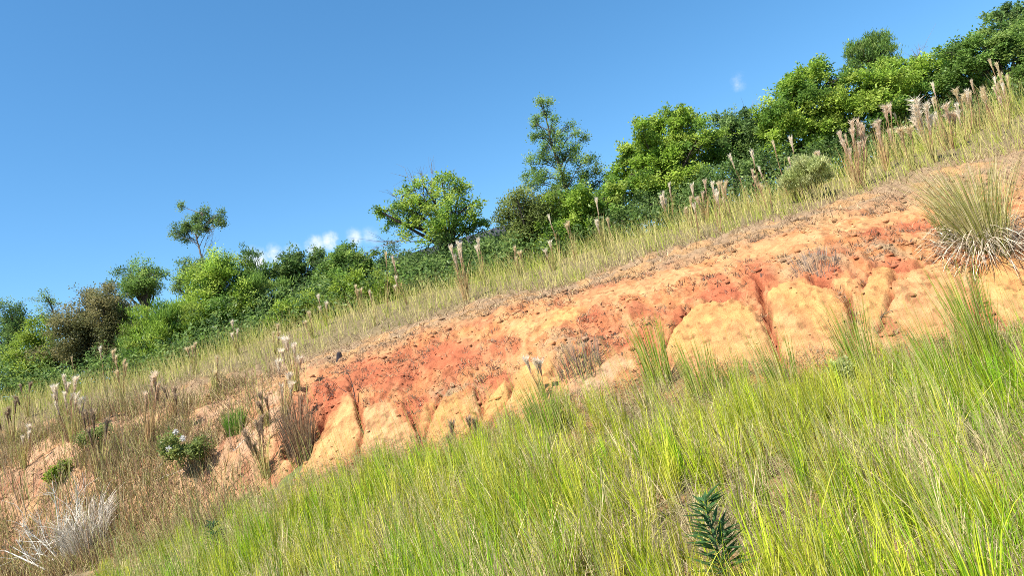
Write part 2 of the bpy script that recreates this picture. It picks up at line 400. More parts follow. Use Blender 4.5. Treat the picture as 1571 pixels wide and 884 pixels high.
def soil_mat():
    m, t = new_mat('clay_soil'); L = t.links.new
    at = t.nodes.new('ShaderNodeAttribute'); at.attribute_name = 'tint'
    tc_ = t.nodes.new('ShaderNodeTexCoord')
    def noise(sc_, det, ro=.6):
        n = t.nodes.new('ShaderNodeTexNoise'); n.inputs['Scale'].default_value = sc_; n.inputs['Detail'].default_value = det; n.inputs['Roughness'].default_value = ro
        L(tc_.outputs['Object'], n.inputs['Vector']); return n
    n1 = noise(9, 8, .65); n2 = noise(70, 4, .7)
    def rng(n, a, b):
        r = t.nodes.new('ShaderNodeMapRange'); r.inputs['From Min'].default_value = .3; r.inputs['From Max'].default_value = .7
        r.inputs['To Min'].default_value = a; r.inputs['To Max'].default_value = b; L(n.outputs['Fac'], r.inputs['Value']); return r
    r1 = rng(n1, .8, 1.2); r2 = rng(n2, .72, 1.28)
    mu = t.nodes.new('ShaderNodeMath'); mu.operation = 'MULTIPLY'; L(r1.outputs[0], mu.inputs[0]); L(r2.outputs[0], mu.inputs[1])
    vm = t.nodes.new('ShaderNodeVectorMath'); vm.operation = 'SCALE'; L(at.outputs['Color'], vm.inputs[0]); L(mu.outputs[0], vm.inputs['Scale'])
    p = t.nodes.new('ShaderNodeBsdfPrincipled'); p.inputs['Roughness'].default_value = .95; p.inputs['Specular IOR Level'].default_value = .1
    L(vm.outputs[0], p.inputs['Base Color'])
    b1 = t.nodes.new('ShaderNodeBump'); b1.inputs['Strength'].default_value = .7; b1.inputs['Distance'].default_value = .06; L(n1.outputs['Fac'], b1.inputs['Height'])
    b2 = t.nodes.new('ShaderNodeBump'); b2.inputs['Strength'].default_value = .6; b2.inputs['Distance'].default_value = .012; L(n2.outputs['Fac'], b2.inputs['Height'])
    L(b1.outputs[0], b2.inputs['Normal']); L(b2.outputs[0], p.inputs['Normal'])
    o = t.nodes.new('ShaderNodeOutputMaterial'); L(p.outputs[0], o.inputs['Surface'])
    return m
SOIL = soil_mat()
GRASS = leaf_mat('grass_blade', .35, .6, .1, .12)
DRY = leaf_mat('dry_straw', .2, .7, .15, .15)
LEAF = leaf_mat('tree_leaf', .5, .5, .3, .2)
BARK = solid_mat('bark', .9, .35, 18, .5)
FLUFF = leaf_mat('seed_fluff', .45, .9, .05, .1)
STONE = solid_mat('stone', .9, .3, 12, .5)
ROOFM = solid_mat('roof_sheet', .7, .2, 5, .1)
WALLM = solid_mat('brick_wall', .9, .25, 10, .3)

# ------------------------------------------------------------------ ground sheets
def soil_colour(x, y, z, r, f):
    dz, fan, tone, gul, u, v = f
    n1 = fbm(x * 1.1, y * 1.1, 31, 4); n2 = fbm(x * 3.2, y * 3.2, 33, 4); n3 = fbm(x * 9, y * 9, 35, 3)
    tan = np.array([.45, .255, .115]); orange = np.array([.42, .18, .07]); red = np.array([.32, .095, .045]); pale = np.array([.41, .27, .165])
    yellow = np.array([.50, .25, .088]); litter = np.array([.27, .18, .105]); gsoil = np.array([.17, .13, .07])
    def mix(a, b, k): return a * (1 - k[..., None]) + b * k[..., None]
    c = mix(np.broadcast_to(orange, x.shape + (3,)), tan, sst(.42, .6, .6 * n2 + .4 * n3))
    c = mix(c, red, .75 * sst(.5, .64, .5 * n1 + .5 * n2))
    leftp = 1 - sst(330, 520, u)
    c = mix(c, mix(np.broadcast_to(pale, c.shape), np.array([.29, .17, .10]), sst(.42, .62, .5 * n2 + .5 * n3)), leftp * .8)
    wash = fbm(x * 9, y * 1.4 + .3 * x, 39, 3); c = mix(c, tan * 1.05, .55 * sst(.55, .68, wash)); c = mix(c, red * .85, .45 * sst(.56, .7, 1 - wash))
    rb = np.zeros(x.shape)
    for (a, b, ra, rr) in REDS:
        rb = np.maximum(rb, np.exp(-((u - a) / ra) ** 2 - ((v - b) / rr) ** 2))
    c = mix(c, red * 1.15, np.clip(rb * (.5 + n2), 0, .95))
    li = np.zeros(x.shape)
    for (a, b, ra, rr) in LITTER:
        li = np.maximum(li, np.exp(-((u - a) / ra) ** 2 - ((v - b) / rr) ** 2))
    c = mix(c, litter, np.clip(li * 1.1 * sst(.35, .6, n3), 0, .9))
    fcol = np.where((tone == 0)[..., None], yellow, np.where((tone == 1)[..., None], orange * .45 + tan * .65, pale * np.array([1, .92, .88])))
    fcol = mix(fcol, orange * 1.1, .6 * sst(.48, .66, n2)); fcol = mix(fcol, pale * np.array([1.15, 1.05, .9]),   .28 * sst(.5, .7, n1)); fcol = fcol * (1 - .45 * sst(.66, .74, fbm(x * 14, y * 14, 37, 2)))[..., None]
    c = mix(c, fcol, fan * (.72 + .28 * sst(.35, .6, n3)))
    c = mix(c, red * .7, np.clip(gul * 1.2 - .2, 0, .95))
    k4 = sst(3.7, 4.35, r + .5 * (n2 - .5))
    c = mix(c, mix(np.broadcast_to(litter, c.shape), tan * .8, sst(.45, .7, n2)), k4)
    c = mix(c, gsoil, sst(4.7, 5.2, r + .3 * (n2 - .5)))
    c = mix(c, mix(np.broadcast_to(gsoil, c.shape), tan * .7, sst(.45, .65, n2)), 1 - sst(1.75, 2.1, r + .25 * (n2 - .5)))
    return np.clip(c * (.82 + .36 * n3)[..., None], .01, .8)
a_ = np.concatenate([np.linspace(-1.2, -.8, 24)[:-1], np.linspace(-.8, .8, 820), np.linspace(.8, 1.2, 24)[1:]])
yr = [1.0]
while yr[-1] < 60:
    y_ = yr[-1]; yr.append(y_ + (.12 if y_ < 7 else .05 if y_ < 7.6 else .021 if y_ < 14 else .05 if y_ < 19 else .3 if y_ < 30 else 2))
yr = np.array(yr)
AA, YY = np.meshgrid(a_, yr); XX = AA * YY
ZZ, RR, FF = full_h(XX, YY)
CC_ = soil_colour(XX, YY, ZZ, RR, FF)
nr, nc = XX.shape
i0 = (np.arange(nr - 1)[:, None] * nc + np.arange(nc - 1)[None]).ravel()
gq = np.stack([i0, i0 + 1, i0 + nc + 1, i0 + nc], -1)
tag(link('bank_ground', mesh_np('bank_ground', np.stack([XX, YY, ZZ], -1).reshape(-1, 3), [gq], SOIL, CC_.reshape(-1, 3), True)), kind='structure')
g = np.concatenate([-np.geomspace(2500, 4, 26), np.linspace(-3, 3, 4), np.geomspace(4, 2500, 26)])
GX, GY = np.meshgrid(g, g); GZ = base_h(GX, GY) - .3
n_ = len(g); i0 = (np.arange(n_ - 1)[:, None] * n_ + np.arange(n_ - 1)[None]).ravel()
tag(link('surrounding_ground', mesh_np('surrounding_ground', np.stack([GX, GY, GZ], -1).reshape(-1, 3), [np.stack([i0, i0 + 1, i0 + n_ + 1, i0 + n_], -1)], SOIL,
    np.broadcast_to(np.array([.13, .14, .05]), (n_ * n_, 3)), True)), kind='structure')

# ------------------------------------------------------------------ trees
def lerp(a, b, t): return a + (b - a) * t
PAL = {
    'bright': [(.26, .38, .05), (.40, .50, .09), (.15, .26, .045)],
    'mid': [(.18, .29, .06), (.29, .39, .095), (.11, .19, .045)],
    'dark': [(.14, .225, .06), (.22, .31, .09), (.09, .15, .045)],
    'olive': [(.20, .25, .065), (.26, .30, .08), (.14, .18, .05)],
    'brown': [(.21, .195, .08), (.26, .23, .10), (.14, .145, .055)],
    'yellow': [(.26, .35, .045), (.33, .41, .06), (.18, .27, .035)],
    'silver': [(.48, .52, .20), (.58, .60, .28), (.36, .42, .13)],
}
def crown_leaves(G, c, rad, pal, style, dens=1.0, ls=1.0, flat=.75):
    """leaf clusters gathered in small clumps through one limb's share of the crown"""
    rx, ry, rz = rad; A = (rx * rz + rx * ry + ry * rz) / 3
    per, ll, lw = {'rosette': (10, .092, .044), 'fine': (14, .07, .027), 'feather': (11, .13, .022), 'small': (12, .068, .04)}[style]
    ll, lw = ll * ls, lw * ls
    n = int(max(14, 600 * A * dens / (per / 11) / ls) + 8)
    ns = int(max(4, 5 + 15 * A ** .6)); R3 = np.array([rx, ry, rz])
    d = RNG.normal(size=(ns, 3)); d /= np.linalg.norm(d, axis=1, keepdims=True)
    sc_ = d * (RNG.uniform(.05, 1.0, ns) ** .5 * RNG.uniform(.6, 1.3, ns))[:, None] * R3
    sr = RNG.uniform(.2, .42, ns)
    w = sr ** 2; k = RNG.choice(ns, n, p=w / w.sum())
    d2 = RNG.normal(size=(n, 3)); d2 /= np.linalg.norm(d2, axis=1, keepdims=True); d2[:, 2] = np.abs(d2[:, 2]) * np.where(RNG.uniform(0, 1, n) < .75, 1, -1)
    P = sc_[k] + d2 * (sr[k] * RNG.uniform(.3, 1, n) ** .5)[:, None] * R3 * np.array([1, 1, flat])
    stray = RNG.uniform(0, 1, n) < .16
    P = np.where(stray[:, None], P * RNG.uniform(1.0, 1.5, (n, 1)), P) + c
    scol = np.array(pal)[RNG.choice(3, ns, p=[.5, .28, .22])] * RNG.uniform(.8, 1.2, (ns, 1))
    pc = scol[k] * RNG.uniform(.8, 1.25, (n, 1))
    d = d2
    idx = np.repeat(np.arange(n), per); m = len(idx)
    o = RNG.normal(size=(m, 3)); o /= np.linalg.norm(o, axis=1, keepdims=True)
    dr = o + .5 * d[idx] + np.array([0, 0, .33]); dr /= np.linalg.norm(dr, axis=1, keepdims=True)
    dr[:, 2] *= .8
    spread = {'rosette': .05, 'fine': .07, 'feather': .06, 'small': .075}[style] * ls
    base = P[idx] + RNG.normal(size=(m, 3)) * spread
    nr_ = RNG.normal(size=(m, 3)) * .6 + np.array([0, 0, 1]); nr_ /= np.linalg.norm(nr_, axis=1, keepdims=True)
    if style == 'feather':
        dr = dr * .6 + np.array([0, 0, .7]); dr /= np.linalg.norm(dr, axis=1, keepdims=True)
    G.leaves(base, dr, nr_, ll * RNG.uniform(.7, 1.25, m), lw * RNG.uniform(.75, 1.25, m), pc[idx] * RNG.uniform(.8, 1.2, (m, 1)))
    return P
def limb(G, p0, p1, r0, r1, sag=0.0, sides=6, n=6, jit=.06, col=(1, 1, 1)):
    t = np.linspace(0, 1, n)[:, None]; L = np.linalg.norm(p1 - p0)
    mid = RNG.normal(size=3) * jit * L; mid[2] += sag * L
    pts = p0 * (1 - t) + p1 * t + 4 * t * (1 - t) * mid
    G.tube(pts, np.linspace(r0, r1, n), sides, np.array(col)); return pts
TREES = []
def tree(lobes, dY, pal, style, label, name='tree', cat='tree', dens=1.0, bark=(.065, .05, .04), trunk_px=None, fork=None, depth=1.0, twig=5, group='trees and bushes along the top of the bank', tr=None, bare=None, rs=1.16, flat=.75, stem=None):
    """lobes: (u, v, radius) of each limb's foliage as seen, dY: metres behind the grass strip's upper edge"""
    us = np.mean([l[0] for l in lobes]); vs_ = np.mean([l[1] for l in lobes])
    a0 = px_at(us, vs_, 20.0); Y = float(rowf(RY, 6, np.array(a0[0] / a0[1]))) + dY
    cs = []; lobes = list(lobes)
    if rs > 1.1 and len(lobes) > 3:          # fill in between neighbouring limbs
        L0 = np.array(lobes, float)
        for i in range(len(L0)):
            dd = np.hypot(*(L0[:, :2] - L0[i, :2]).T); j = np.argsort(dd)[RNG.integers(1, 4)]
            t_ = RNG.uniform(.35, .65); lobes.append((*(L0[i, :2] * t_ + L0[j, :2] * (1 - t_) + RNG.normal(size=2) * 5), min(L0[i, 2], L0[j, 2]) * RNG.uniform(.6, .9)))
    for (u, v, r) in lobes:
        R = rs * r * Y / F
        c = px_at(u, v, Y + RNG.uniform(-.5, .5) * depth * min(1.2, len(lobes) * .15 + .1)); cs.append((c, R))
    cen = np.mean([c for c, R in cs], axis=0)
    tu = px_at(*trunk_px, Y) if trunk_px else None
    bx = tu[0] if tu is not None else cen[0] + RNG.uniform(-.15, .15)
    base = np.array([bx, Y, H(bx, Y)[0] - .08])
    root = empty(name, base, label, cat, group)
    top = max(c[2] + R for c, R in cs); hgt = max(top - base[2], .6)
    Gt, Gl = Geo(), Geo()
    low = min(c[2] - R for c, R in cs)
    r0 = tr if tr else np.clip(hgt * .022, .02, .13)
    if fork is not None:
        fk = px_at(*fork, Y)
    else:
        fz = base[2] + max(.25 * hgt, min((low - base[2]) * .9, .55 * hgt))
        fk = np.array([lerp(base[0], cen[0], .5), Y, fz])
    limb(Gt, base, fk, r0, r0 * .75, 0, 8, 7, .04, bark)
    if stem:
        sp_ = np.array([px_at(q[0], q[1], Y) for q in stem]); tt = np.linspace(0, len(sp_) - 1, 5 * len(sp_))
        sp_ = np.stack([np.interp(tt, np.arange(len(sp_)), sp_[:, k]) for k in range(3)], -1) + RNG.normal(size=(len(tt), 3)) * .012
        Gt.tube(sp_, np.linspace(r0 * .8, .01, len(tt)), 7, np.array(bark))
    for (c, R) in sorted(cs, key=lambda q: q[0][2]):
        tip = c + np.array([0, 0, R * .45])
        if stem:
            k_ = np.argmin(np.abs(sp_[:, 2] - (c[2] - .3 - .35 * np.hypot(c[0] - cen[0], .3)))); pts = limb(Gt, sp_[k_], tip, .016, .005, .03, 5, 7, .07, bark)
        else:
            pts = limb(Gt, fk, tip, r0 * .55, r0 * .12 + .003, .03, 6, 7, .07, bark)
        Pc = crown_leaves(Gl, c, (R * RNG.uniform(.95, 1.15), R * RNG.uniform(.9, 1.2) * depth, R * RNG.uniform(.85, 1.0)), PAL[pal] if isinstance(pal, str) else pal, style, dens, 1.0, flat)
        if len(Pc):
            for q in Pc[RNG.choice(len(Pc), min(twig + int(R * 6), len(Pc)), replace=False)]:
                limb(Gt, pts[RNG.integers(3, 7)], q, .009, .003, .02, 4, 4, .08, bark)
    if bare:
        for (u0, v0, u1, v1) in bare:
            p0, p1 = px_at(u0, v0, Y), px_at(u1, v1, Y + RNG.uniform(-.3, .3))
            pts = limb(Gt, p0, p1, .013, .003, .05, 4, 6, .08, np.array([.2, .17, .14]))
            for _ in range(7):
                b = pts[RNG.integers(1, 5)]; d_ = (p1 - p0) * RNG.uniform(.2, .5) + RNG.normal(size=3) * .14
                limb(Gt, b, b + d_, .006, .002, 0, 3, 3, .1, np.array([.2, .17, .14]))
    link('trunk', Gt.mesh('trunk', BARK, base, True), root)
    link('crown', Gl.mesh('crown', LEAF, base), root)
    TREES.append(root); return root

tree([(15, 478, 24), (32, 505, 26), (8, 515, 28), (28, 540, 26), (2, 555, 28)], 9, 'dark', 'small', 'dark green open-crowned tree at the far left end of the tree line', dens=.7, twig=9)
tree([(72, 463, 15), (64, 488, 15), (82, 492, 10)], 9, 'dark', 'small', 'small slim dark tree with a round tip beside the brownish bush', dens=.6, twig=10)
tree([(48, 508, 22), (62, 535, 30), (30, 560, 30), (85, 560, 26), (50, 585, 30), (15, 590, 26), (100, 590, 24)], 3, 'yellow', 'small', 'light yellow-green bush in front of the dark trees at the far left', 'bush', 'bush')
tree([(118, 492, 32), (150, 478, 30), (182, 478, 26), (165, 460, 20), (145, 520, 42), (185, 515, 34), (110, 530, 34), (150, 555, 38), (185, 550, 28)], 3.2, 'brown', 'small', 'rounded brownish-olive bush with deep shade under its crown', 'bush', 'bush', dens=1.1)
tree([(140, 452, 8), (168, 440, 8)], 6, 'dark', 'small', 'pair of thin grey-green treetops poking above the brownish-olive bush', dens=.6)
tree([(200, 422, 17), (222, 418, 16), (244, 420, 16), (212, 442, 22), (236, 445, 17), (195, 448, 17)], 7, 'mid', 'small', 'small green tree with an open airy crown left of the thin tall tree', dens=.8, twig=10)
tree([(276, 317, 6), (310, 330, 12), (298, 338, 11), (284, 346, 11), (268, 356, 8), (286, 358, 13), (302, 352, 9), (326, 340, 9), (336, 342, 10), (318, 352, 8), (340, 328, 5)], 10, 'dark', 'small',
     'thin tall tree with bare forked stem and small flat crown against the sky', dens=1.5, rs=1.05, flat=.6, trunk_px=(318, 470), fork=(310, 397), stem=[(310, 397), (304, 376), (300, 360), (306, 345), (312, 328)], bark=(.16, .13, .11), tr=.05, twig=6,
     bare=[(305, 380, 268, 362), (310, 396, 329, 352), (303, 375, 280, 350), (310, 394, 333, 345)])
tree([(285, 408, 13), (305, 402, 10), (280, 425, 12), (268, 445, 10)], 9, 'dark', 'small', 'small dark treetop right below the fork of the thin tall tree', dens=.8)
tree([(215, 515, 30), (245, 490, 32), (275, 500, 34), (235, 535, 36), (200, 545, 26), (280, 535, 32), (255, 560, 26)], 2.6, 'bright', 'feather', 'bright feathery bush between the brownish bush and the willowy green tree', 'bush', 'bush', dens=1.2)
tree([(325, 420, 28), (352, 418, 30), (305, 440, 28), (340, 450, 38), (320, 480, 40), (355, 485, 38), (300, 500, 32), (340, 515, 32)], 3.6, 'bright', 'small', 'bright green full tree just right of the thin tall tree', dens=1.1)
tree([(385, 425, 28), (402, 450, 30), (378, 470, 36), (400, 490, 32), (370, 510, 32), (410, 515, 22)], 4.2, 'mid', 'feather', 'mid-green willowy tree with upright fine leaves', dens=1.2)
tree([(435, 412, 20), (460, 400, 20), (485, 398, 19), (440, 440, 30), (470, 432, 32), (425, 465, 26), (455, 470, 30), (490, 460, 28)], 5.0, 'dark', 'rosette', 'dark green tree with tufted leaves under the small white clouds', dens=.95)
tree([(512, 402, 20), (535, 392, 19), (558, 398, 19), (505, 430, 26), (535, 425, 28), (562, 425, 24), (520, 455, 26), (575, 445, 20)], 4.4, 'mid', 'rosette', 'mid-green tufted tree left of the round-crowned tree with bare twigs', dens=1.0)
for (lb, lab) in [([(430, 485, 20), (450, 492, 15), (418, 500, 16)], 'low bright bush at the foot of the willowy green tree'),
                  ([(470, 466, 18), (488, 475, 16), (462, 482, 14)], 'low bright bush at the foot of the dark tufted tree'),
                  ([(545, 438, 22), (525, 450, 18), (560, 455, 16)], 'rounded light green bush in front of the mid-green tufted tree'),
                  ([(590, 442, 20), (608, 452, 16), (578, 458, 14)], 'light green bush just left of the deep shade of the round-crowned tree')]:
    tree(lb, 1.2, 'yellow', 'small', lab, 'bush', 'bush', dens=1.2)
tree([(650, 292, 22), (680, 288, 22), (708, 298, 22), (620, 312, 26), (650, 318, 34), (690, 322, 36), (728, 322, 20), (592, 330, 15), (600, 345, 14), (630, 345, 26), (665, 352, 36), (705, 352, 30), (735, 348, 14), (580, 325, 7)], 3.8, 'bright', 'rosette',
     'round-crowned green tree with bare twigs sticking out of its top', dens=.5, rs=1.1, trunk_px=(700, 440), fork=(690, 385), tr=.12, twig=10,
     bare=[(655, 320, 612, 268), (640, 300, 630, 265), (660, 300, 662, 252), (650, 300, 645, 262), (672, 300, 690, 262), (640, 320, 600, 300), (660, 370, 572, 372), (650, 360, 565, 385), (660, 375, 590, 395), (690, 300, 705, 270)])
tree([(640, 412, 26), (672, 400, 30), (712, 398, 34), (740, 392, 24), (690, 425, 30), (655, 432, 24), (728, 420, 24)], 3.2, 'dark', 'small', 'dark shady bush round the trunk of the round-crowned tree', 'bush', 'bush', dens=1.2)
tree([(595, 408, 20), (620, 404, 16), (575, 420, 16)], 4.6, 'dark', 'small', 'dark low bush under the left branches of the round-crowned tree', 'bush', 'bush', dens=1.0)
tree([(828, 158, 8), (842, 157, 6), (836, 176, 9), (822, 181, 7), (848, 183, 8), (848, 200, 9), (852, 210, 8), (818, 208, 7), (832, 206, 6), (872, 196, 8), (884, 205, 6), (898, 212, 6), (838, 226, 14), (860, 222, 13), (880, 228, 14),
      (830, 245, 14), (815, 258, 14), (850, 246, 13), (878, 246, 16), (902, 250, 16), (918, 262, 14), (838, 268, 20), (866, 268, 14), (895, 272, 18), (848, 296, 22), (890, 298, 22), (818, 284, 16), (922, 284, 16), (808, 272, 10), (934, 272, 10), (868, 284, 16), (864, 240, 10), (822, 190, 6), (845, 216, 9)], 4.2, 'mid', 'fine',
     'tall slender tree with tiered leaf sprays and a crooked tip', dens=1.15, rs=1.0, flat=.35, trunk_px=(885, 370), fork=(872, 300), stem=[(872, 300), (858, 255), (846, 220), (840, 190), (833, 158)], tr=.07, bark=(.07, .055, .042), twig=6)
tree([(790, 312, 18), (772, 330, 14), (810, 306, 22), (800, 335, 26), (832, 318, 26), (825, 350, 28), (790, 362, 24), (815, 380, 22)], 2.2, 'olive', 'small', 'yellowish olive bush left of the foot of the tall slender tree', 'bush', 'bush', dens=.95, twig=9)
tree([(862, 312, 26), (890, 318, 28), (918, 308, 26), (938, 318, 24), (870, 350, 30), (905, 352, 28), (850, 376, 24), (885, 382, 22)], 2.0, 'bright', 'rosette', 'light green bush in front of the tall slender tree', 'bush', 'bush', dens=1.0)
tree([(1040, 182, 20), (1018, 192, 22), (1058, 198, 24), (985, 206, 24), (1002, 220, 30), (1040, 220, 34), (1078, 216, 28), (966, 232, 20), (990, 250, 34), (1030, 256, 38), (1072, 252, 34), (955, 265, 20), (970, 285, 28), (1010, 290, 34), (1050, 290, 34), (940, 295, 20)], 3.0, 'bright', 'rosette',
     'broad bright green tree right of the tall slender tree', dens=1.0, twig=7)
tree([(1105, 190, 18), (1122, 205, 24), (1150, 185, 20), (1168, 198, 20), (1145, 215, 30), (1110, 235, 28), (1160, 235, 28), (1130, 260, 30)], 4.2, 'dark', 'rosette', 'dark green tree between the broad bright tree and the long leafy thicket', dens=1.0, twig=7,
     bare=[(1150, 190, 1152, 160), (1160, 195, 1172, 165)])
tree([(1222, 128, 22), (1252, 120, 22), (1282, 125, 22), (1205, 148, 26), (1238, 150, 32), (1275, 152, 32), (1305, 145, 26), (1188, 175, 26), (1220, 182, 32), (1258, 185, 34), (1295, 182, 32), (1182, 205, 24), (1210, 215, 28), (1245, 220, 28), (1285, 215, 28)], 2.6, 'bright', 'rosette',
     'leafy bright green tree with a low dome crown, right of the dark green tree', dens=1.0)
tree([(1332, 118, 24), (1362, 112, 24), (1392, 108, 24), (1420, 105, 22), (1345, 142, 32), (1382, 140, 34), (1418, 135, 32), (1335, 172, 30), (1372, 172, 32), (1410, 170, 32), (1440, 155, 26)], 2.4, 'bright', 'rosette',
     'leafy green tree behind the tall plume clumps, under the fine-leaved treetop', dens=1.0)
tree([(1303, 82, 13), (1322, 72, 15), (1345, 64, 15), (1358, 76, 14), (1330, 90, 14), (1348, 98, 12), (1312, 100, 11), (1370, 96, 14)], 6.5, 'mid', 'feather', 'fine-leaved treetop rising alone above the thicket at upper right', dens=.85, twig=10)
tree([(1408, 92, 5), (1400, 98, 6)], 6.0, 'dark', 'small', 'nearly bare grey twiggy treetop beside the fine-leaved treetop', dens=.5, bark=(.2, .18, .17),
     bare=[(1405, 120, 1412, 68), (1405, 118, 1400, 75), (1406, 118, 1424, 70), (1405, 120, 1430, 85), (1404, 118, 1395, 88)])
tree([(1470, 82, 20), (1495, 68, 22), (1520, 60, 24), (1548, 70, 26), (1575, 62, 28), (1462, 108, 28), (1498, 102, 32), (1535, 100, 34), (1570, 105, 32), (1450, 135, 26), (1485, 138, 30), (1522, 140, 32), (1560, 142, 32), (1600, 90, 34), (1605, 130, 32)], 2.2, 'mid', 'rosette',
     'dense dark leafy tree at the right end of the tree line', dens=1.0, )
tree([(1528, 22, 9), (1545, 14, 10), (1562, 16, 11), (1540, 32, 10), (1558, 38, 12), (1574, 28, 14), (1535, 44, 8)], 3.6, 'dark', 'rosette', 'small dark treetop in the upper right corner', dens=.8, twig=9)
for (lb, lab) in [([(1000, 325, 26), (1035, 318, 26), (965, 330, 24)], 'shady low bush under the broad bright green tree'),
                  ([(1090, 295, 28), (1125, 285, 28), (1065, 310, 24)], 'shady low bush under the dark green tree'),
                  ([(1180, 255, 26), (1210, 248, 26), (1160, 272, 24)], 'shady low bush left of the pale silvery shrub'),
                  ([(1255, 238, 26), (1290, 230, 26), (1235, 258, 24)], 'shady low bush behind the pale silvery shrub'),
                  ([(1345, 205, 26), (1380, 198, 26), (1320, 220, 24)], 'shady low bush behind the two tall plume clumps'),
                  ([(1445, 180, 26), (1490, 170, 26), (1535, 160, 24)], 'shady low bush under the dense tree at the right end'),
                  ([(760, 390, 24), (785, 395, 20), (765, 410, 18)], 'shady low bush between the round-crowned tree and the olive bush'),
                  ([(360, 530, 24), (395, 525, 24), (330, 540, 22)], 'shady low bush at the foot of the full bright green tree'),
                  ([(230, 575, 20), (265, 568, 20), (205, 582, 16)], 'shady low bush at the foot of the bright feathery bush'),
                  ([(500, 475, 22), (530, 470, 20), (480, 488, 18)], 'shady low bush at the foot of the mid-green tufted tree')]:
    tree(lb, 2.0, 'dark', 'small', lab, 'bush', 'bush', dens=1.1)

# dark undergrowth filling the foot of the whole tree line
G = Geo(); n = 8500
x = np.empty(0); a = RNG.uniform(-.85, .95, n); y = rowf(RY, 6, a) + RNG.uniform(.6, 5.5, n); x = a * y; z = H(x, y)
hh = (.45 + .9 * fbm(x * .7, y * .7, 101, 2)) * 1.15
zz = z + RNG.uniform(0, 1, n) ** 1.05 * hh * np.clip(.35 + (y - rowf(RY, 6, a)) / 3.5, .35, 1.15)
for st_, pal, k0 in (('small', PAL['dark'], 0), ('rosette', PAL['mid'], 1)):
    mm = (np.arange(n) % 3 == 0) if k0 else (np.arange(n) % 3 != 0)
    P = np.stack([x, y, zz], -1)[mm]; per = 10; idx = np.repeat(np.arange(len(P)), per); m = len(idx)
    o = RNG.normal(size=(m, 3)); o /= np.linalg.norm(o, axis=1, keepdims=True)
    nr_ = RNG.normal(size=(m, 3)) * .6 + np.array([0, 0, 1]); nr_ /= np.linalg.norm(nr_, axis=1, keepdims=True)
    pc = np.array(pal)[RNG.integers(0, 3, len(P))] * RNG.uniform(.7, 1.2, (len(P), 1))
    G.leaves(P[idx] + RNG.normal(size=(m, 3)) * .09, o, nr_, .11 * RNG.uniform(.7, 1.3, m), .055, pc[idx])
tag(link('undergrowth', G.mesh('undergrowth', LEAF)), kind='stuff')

# ------------------------------------------------------------------ long shed behind the trees: only its dark eave shows
def shed():
    p0 = px_at(560, 419, 31.0); p1 = px_at(960, 300, 29.5)
    d = p1 - p0; L = np.linalg.norm(d[:2]); ang = math.atan2(d[1], d[0])
    zt = p0[2]; z1 = p1[2]
    root = empty('shed', (p0[0], p0[1], 0), 'long low shed with dark roof, mostly hidden behind the round-crowned tree', 'shed')
    root.rotation_euler = (0, 0, ang)
    gz = min(H(p0[0], p0[1])[0], H(p1[0], p1[1])[0]) - .4
    W = Geo(); W.box((.3, .35, gz), (L - .3, 5.5, zt - .25), (.09, .05, .035)); wo = link('wall', W.mesh('wall', WALLM), root)
    Rf = Geo()
    t = .16; pitch = .9
    v = [(0, 0, zt - t), (L, 0, z1 - t), (L, 3, z1 - t + pitch), (0, 3, zt - t + pitch), (0, 0, zt), (L, 0, z1), (L, 3, z1 + pitch), (0, 3, zt + pitch),
         (0, 6, zt - t), (L, 6, z1 - t), (0, 6, zt), (L, 6, z1)]
    Rf.add(v, [(0, 3, 2, 1), (4, 5, 6, 7), (0, 1, 5, 4), (1, 2, 6, 5), (3, 0, 4, 7), (3, 8, 9, 2), (7, 6, 11, 10), (8, 10, 11, 9), (2, 9, 11, 6), (8, 3, 7, 10)], None, (.035, .035, .04))
    link('roof', Rf.mesh('roof', ROOFM), root)
    Wd = Geo()
    for k in range(4):
        x = L * (.16 + .22 * k)
        w_ = Geo(); w_.box((x, .30, zt - 1.6), (x + 1.1, .36, zt - .7), (.05, .06, .07)); link('window', w_.mesh('window', ROOFM), root)
shed()

# ------------------------------------------------------------------ plume grass clumps
def plume(G, base, tip, n, wid, ln, col, col2):
    t = RNG.uniform(0, 1, n) ** .75; ax = tip - base
    p0 = base + ax * t[:, None]
    o = RNG.normal(size=(n, 3)); o[:, 2] = 0; o /= np.linalg.norm(o, axis=1, keepdims=True) + 1e-9
    k = wid * (.22 + .78 * t ** 1.4)
    p1 = p0 + o * (k * RNG.uniform(.3, 1.1, n))[:, None] + np.array([0, 0, 1]) * (ln * RNG.uniform(.5, 1.2, n) * (1.1 - .3 * t))[:, None] + ax * .05
    mixk = np.clip(.8 - t * 1.2 + RNG.normal(size=n) * .2, 0, 1)[:, None]
    c = lerp(np.array(col), np.array(col2), mixk) * RNG.uniform(.85, 1.15, (n, 1))
    G.slivers(p0, p1, .015, c)
WHITE = ((.90, .80, .64), (.60, .42, .27)); PINK = ((.84, .68, .50), (.52, .34, .22)); BROWN = ((.42, .31, .21), (.24, .15, .09)); TAN = ((.80, .66, .42), (.50, .36, .18))
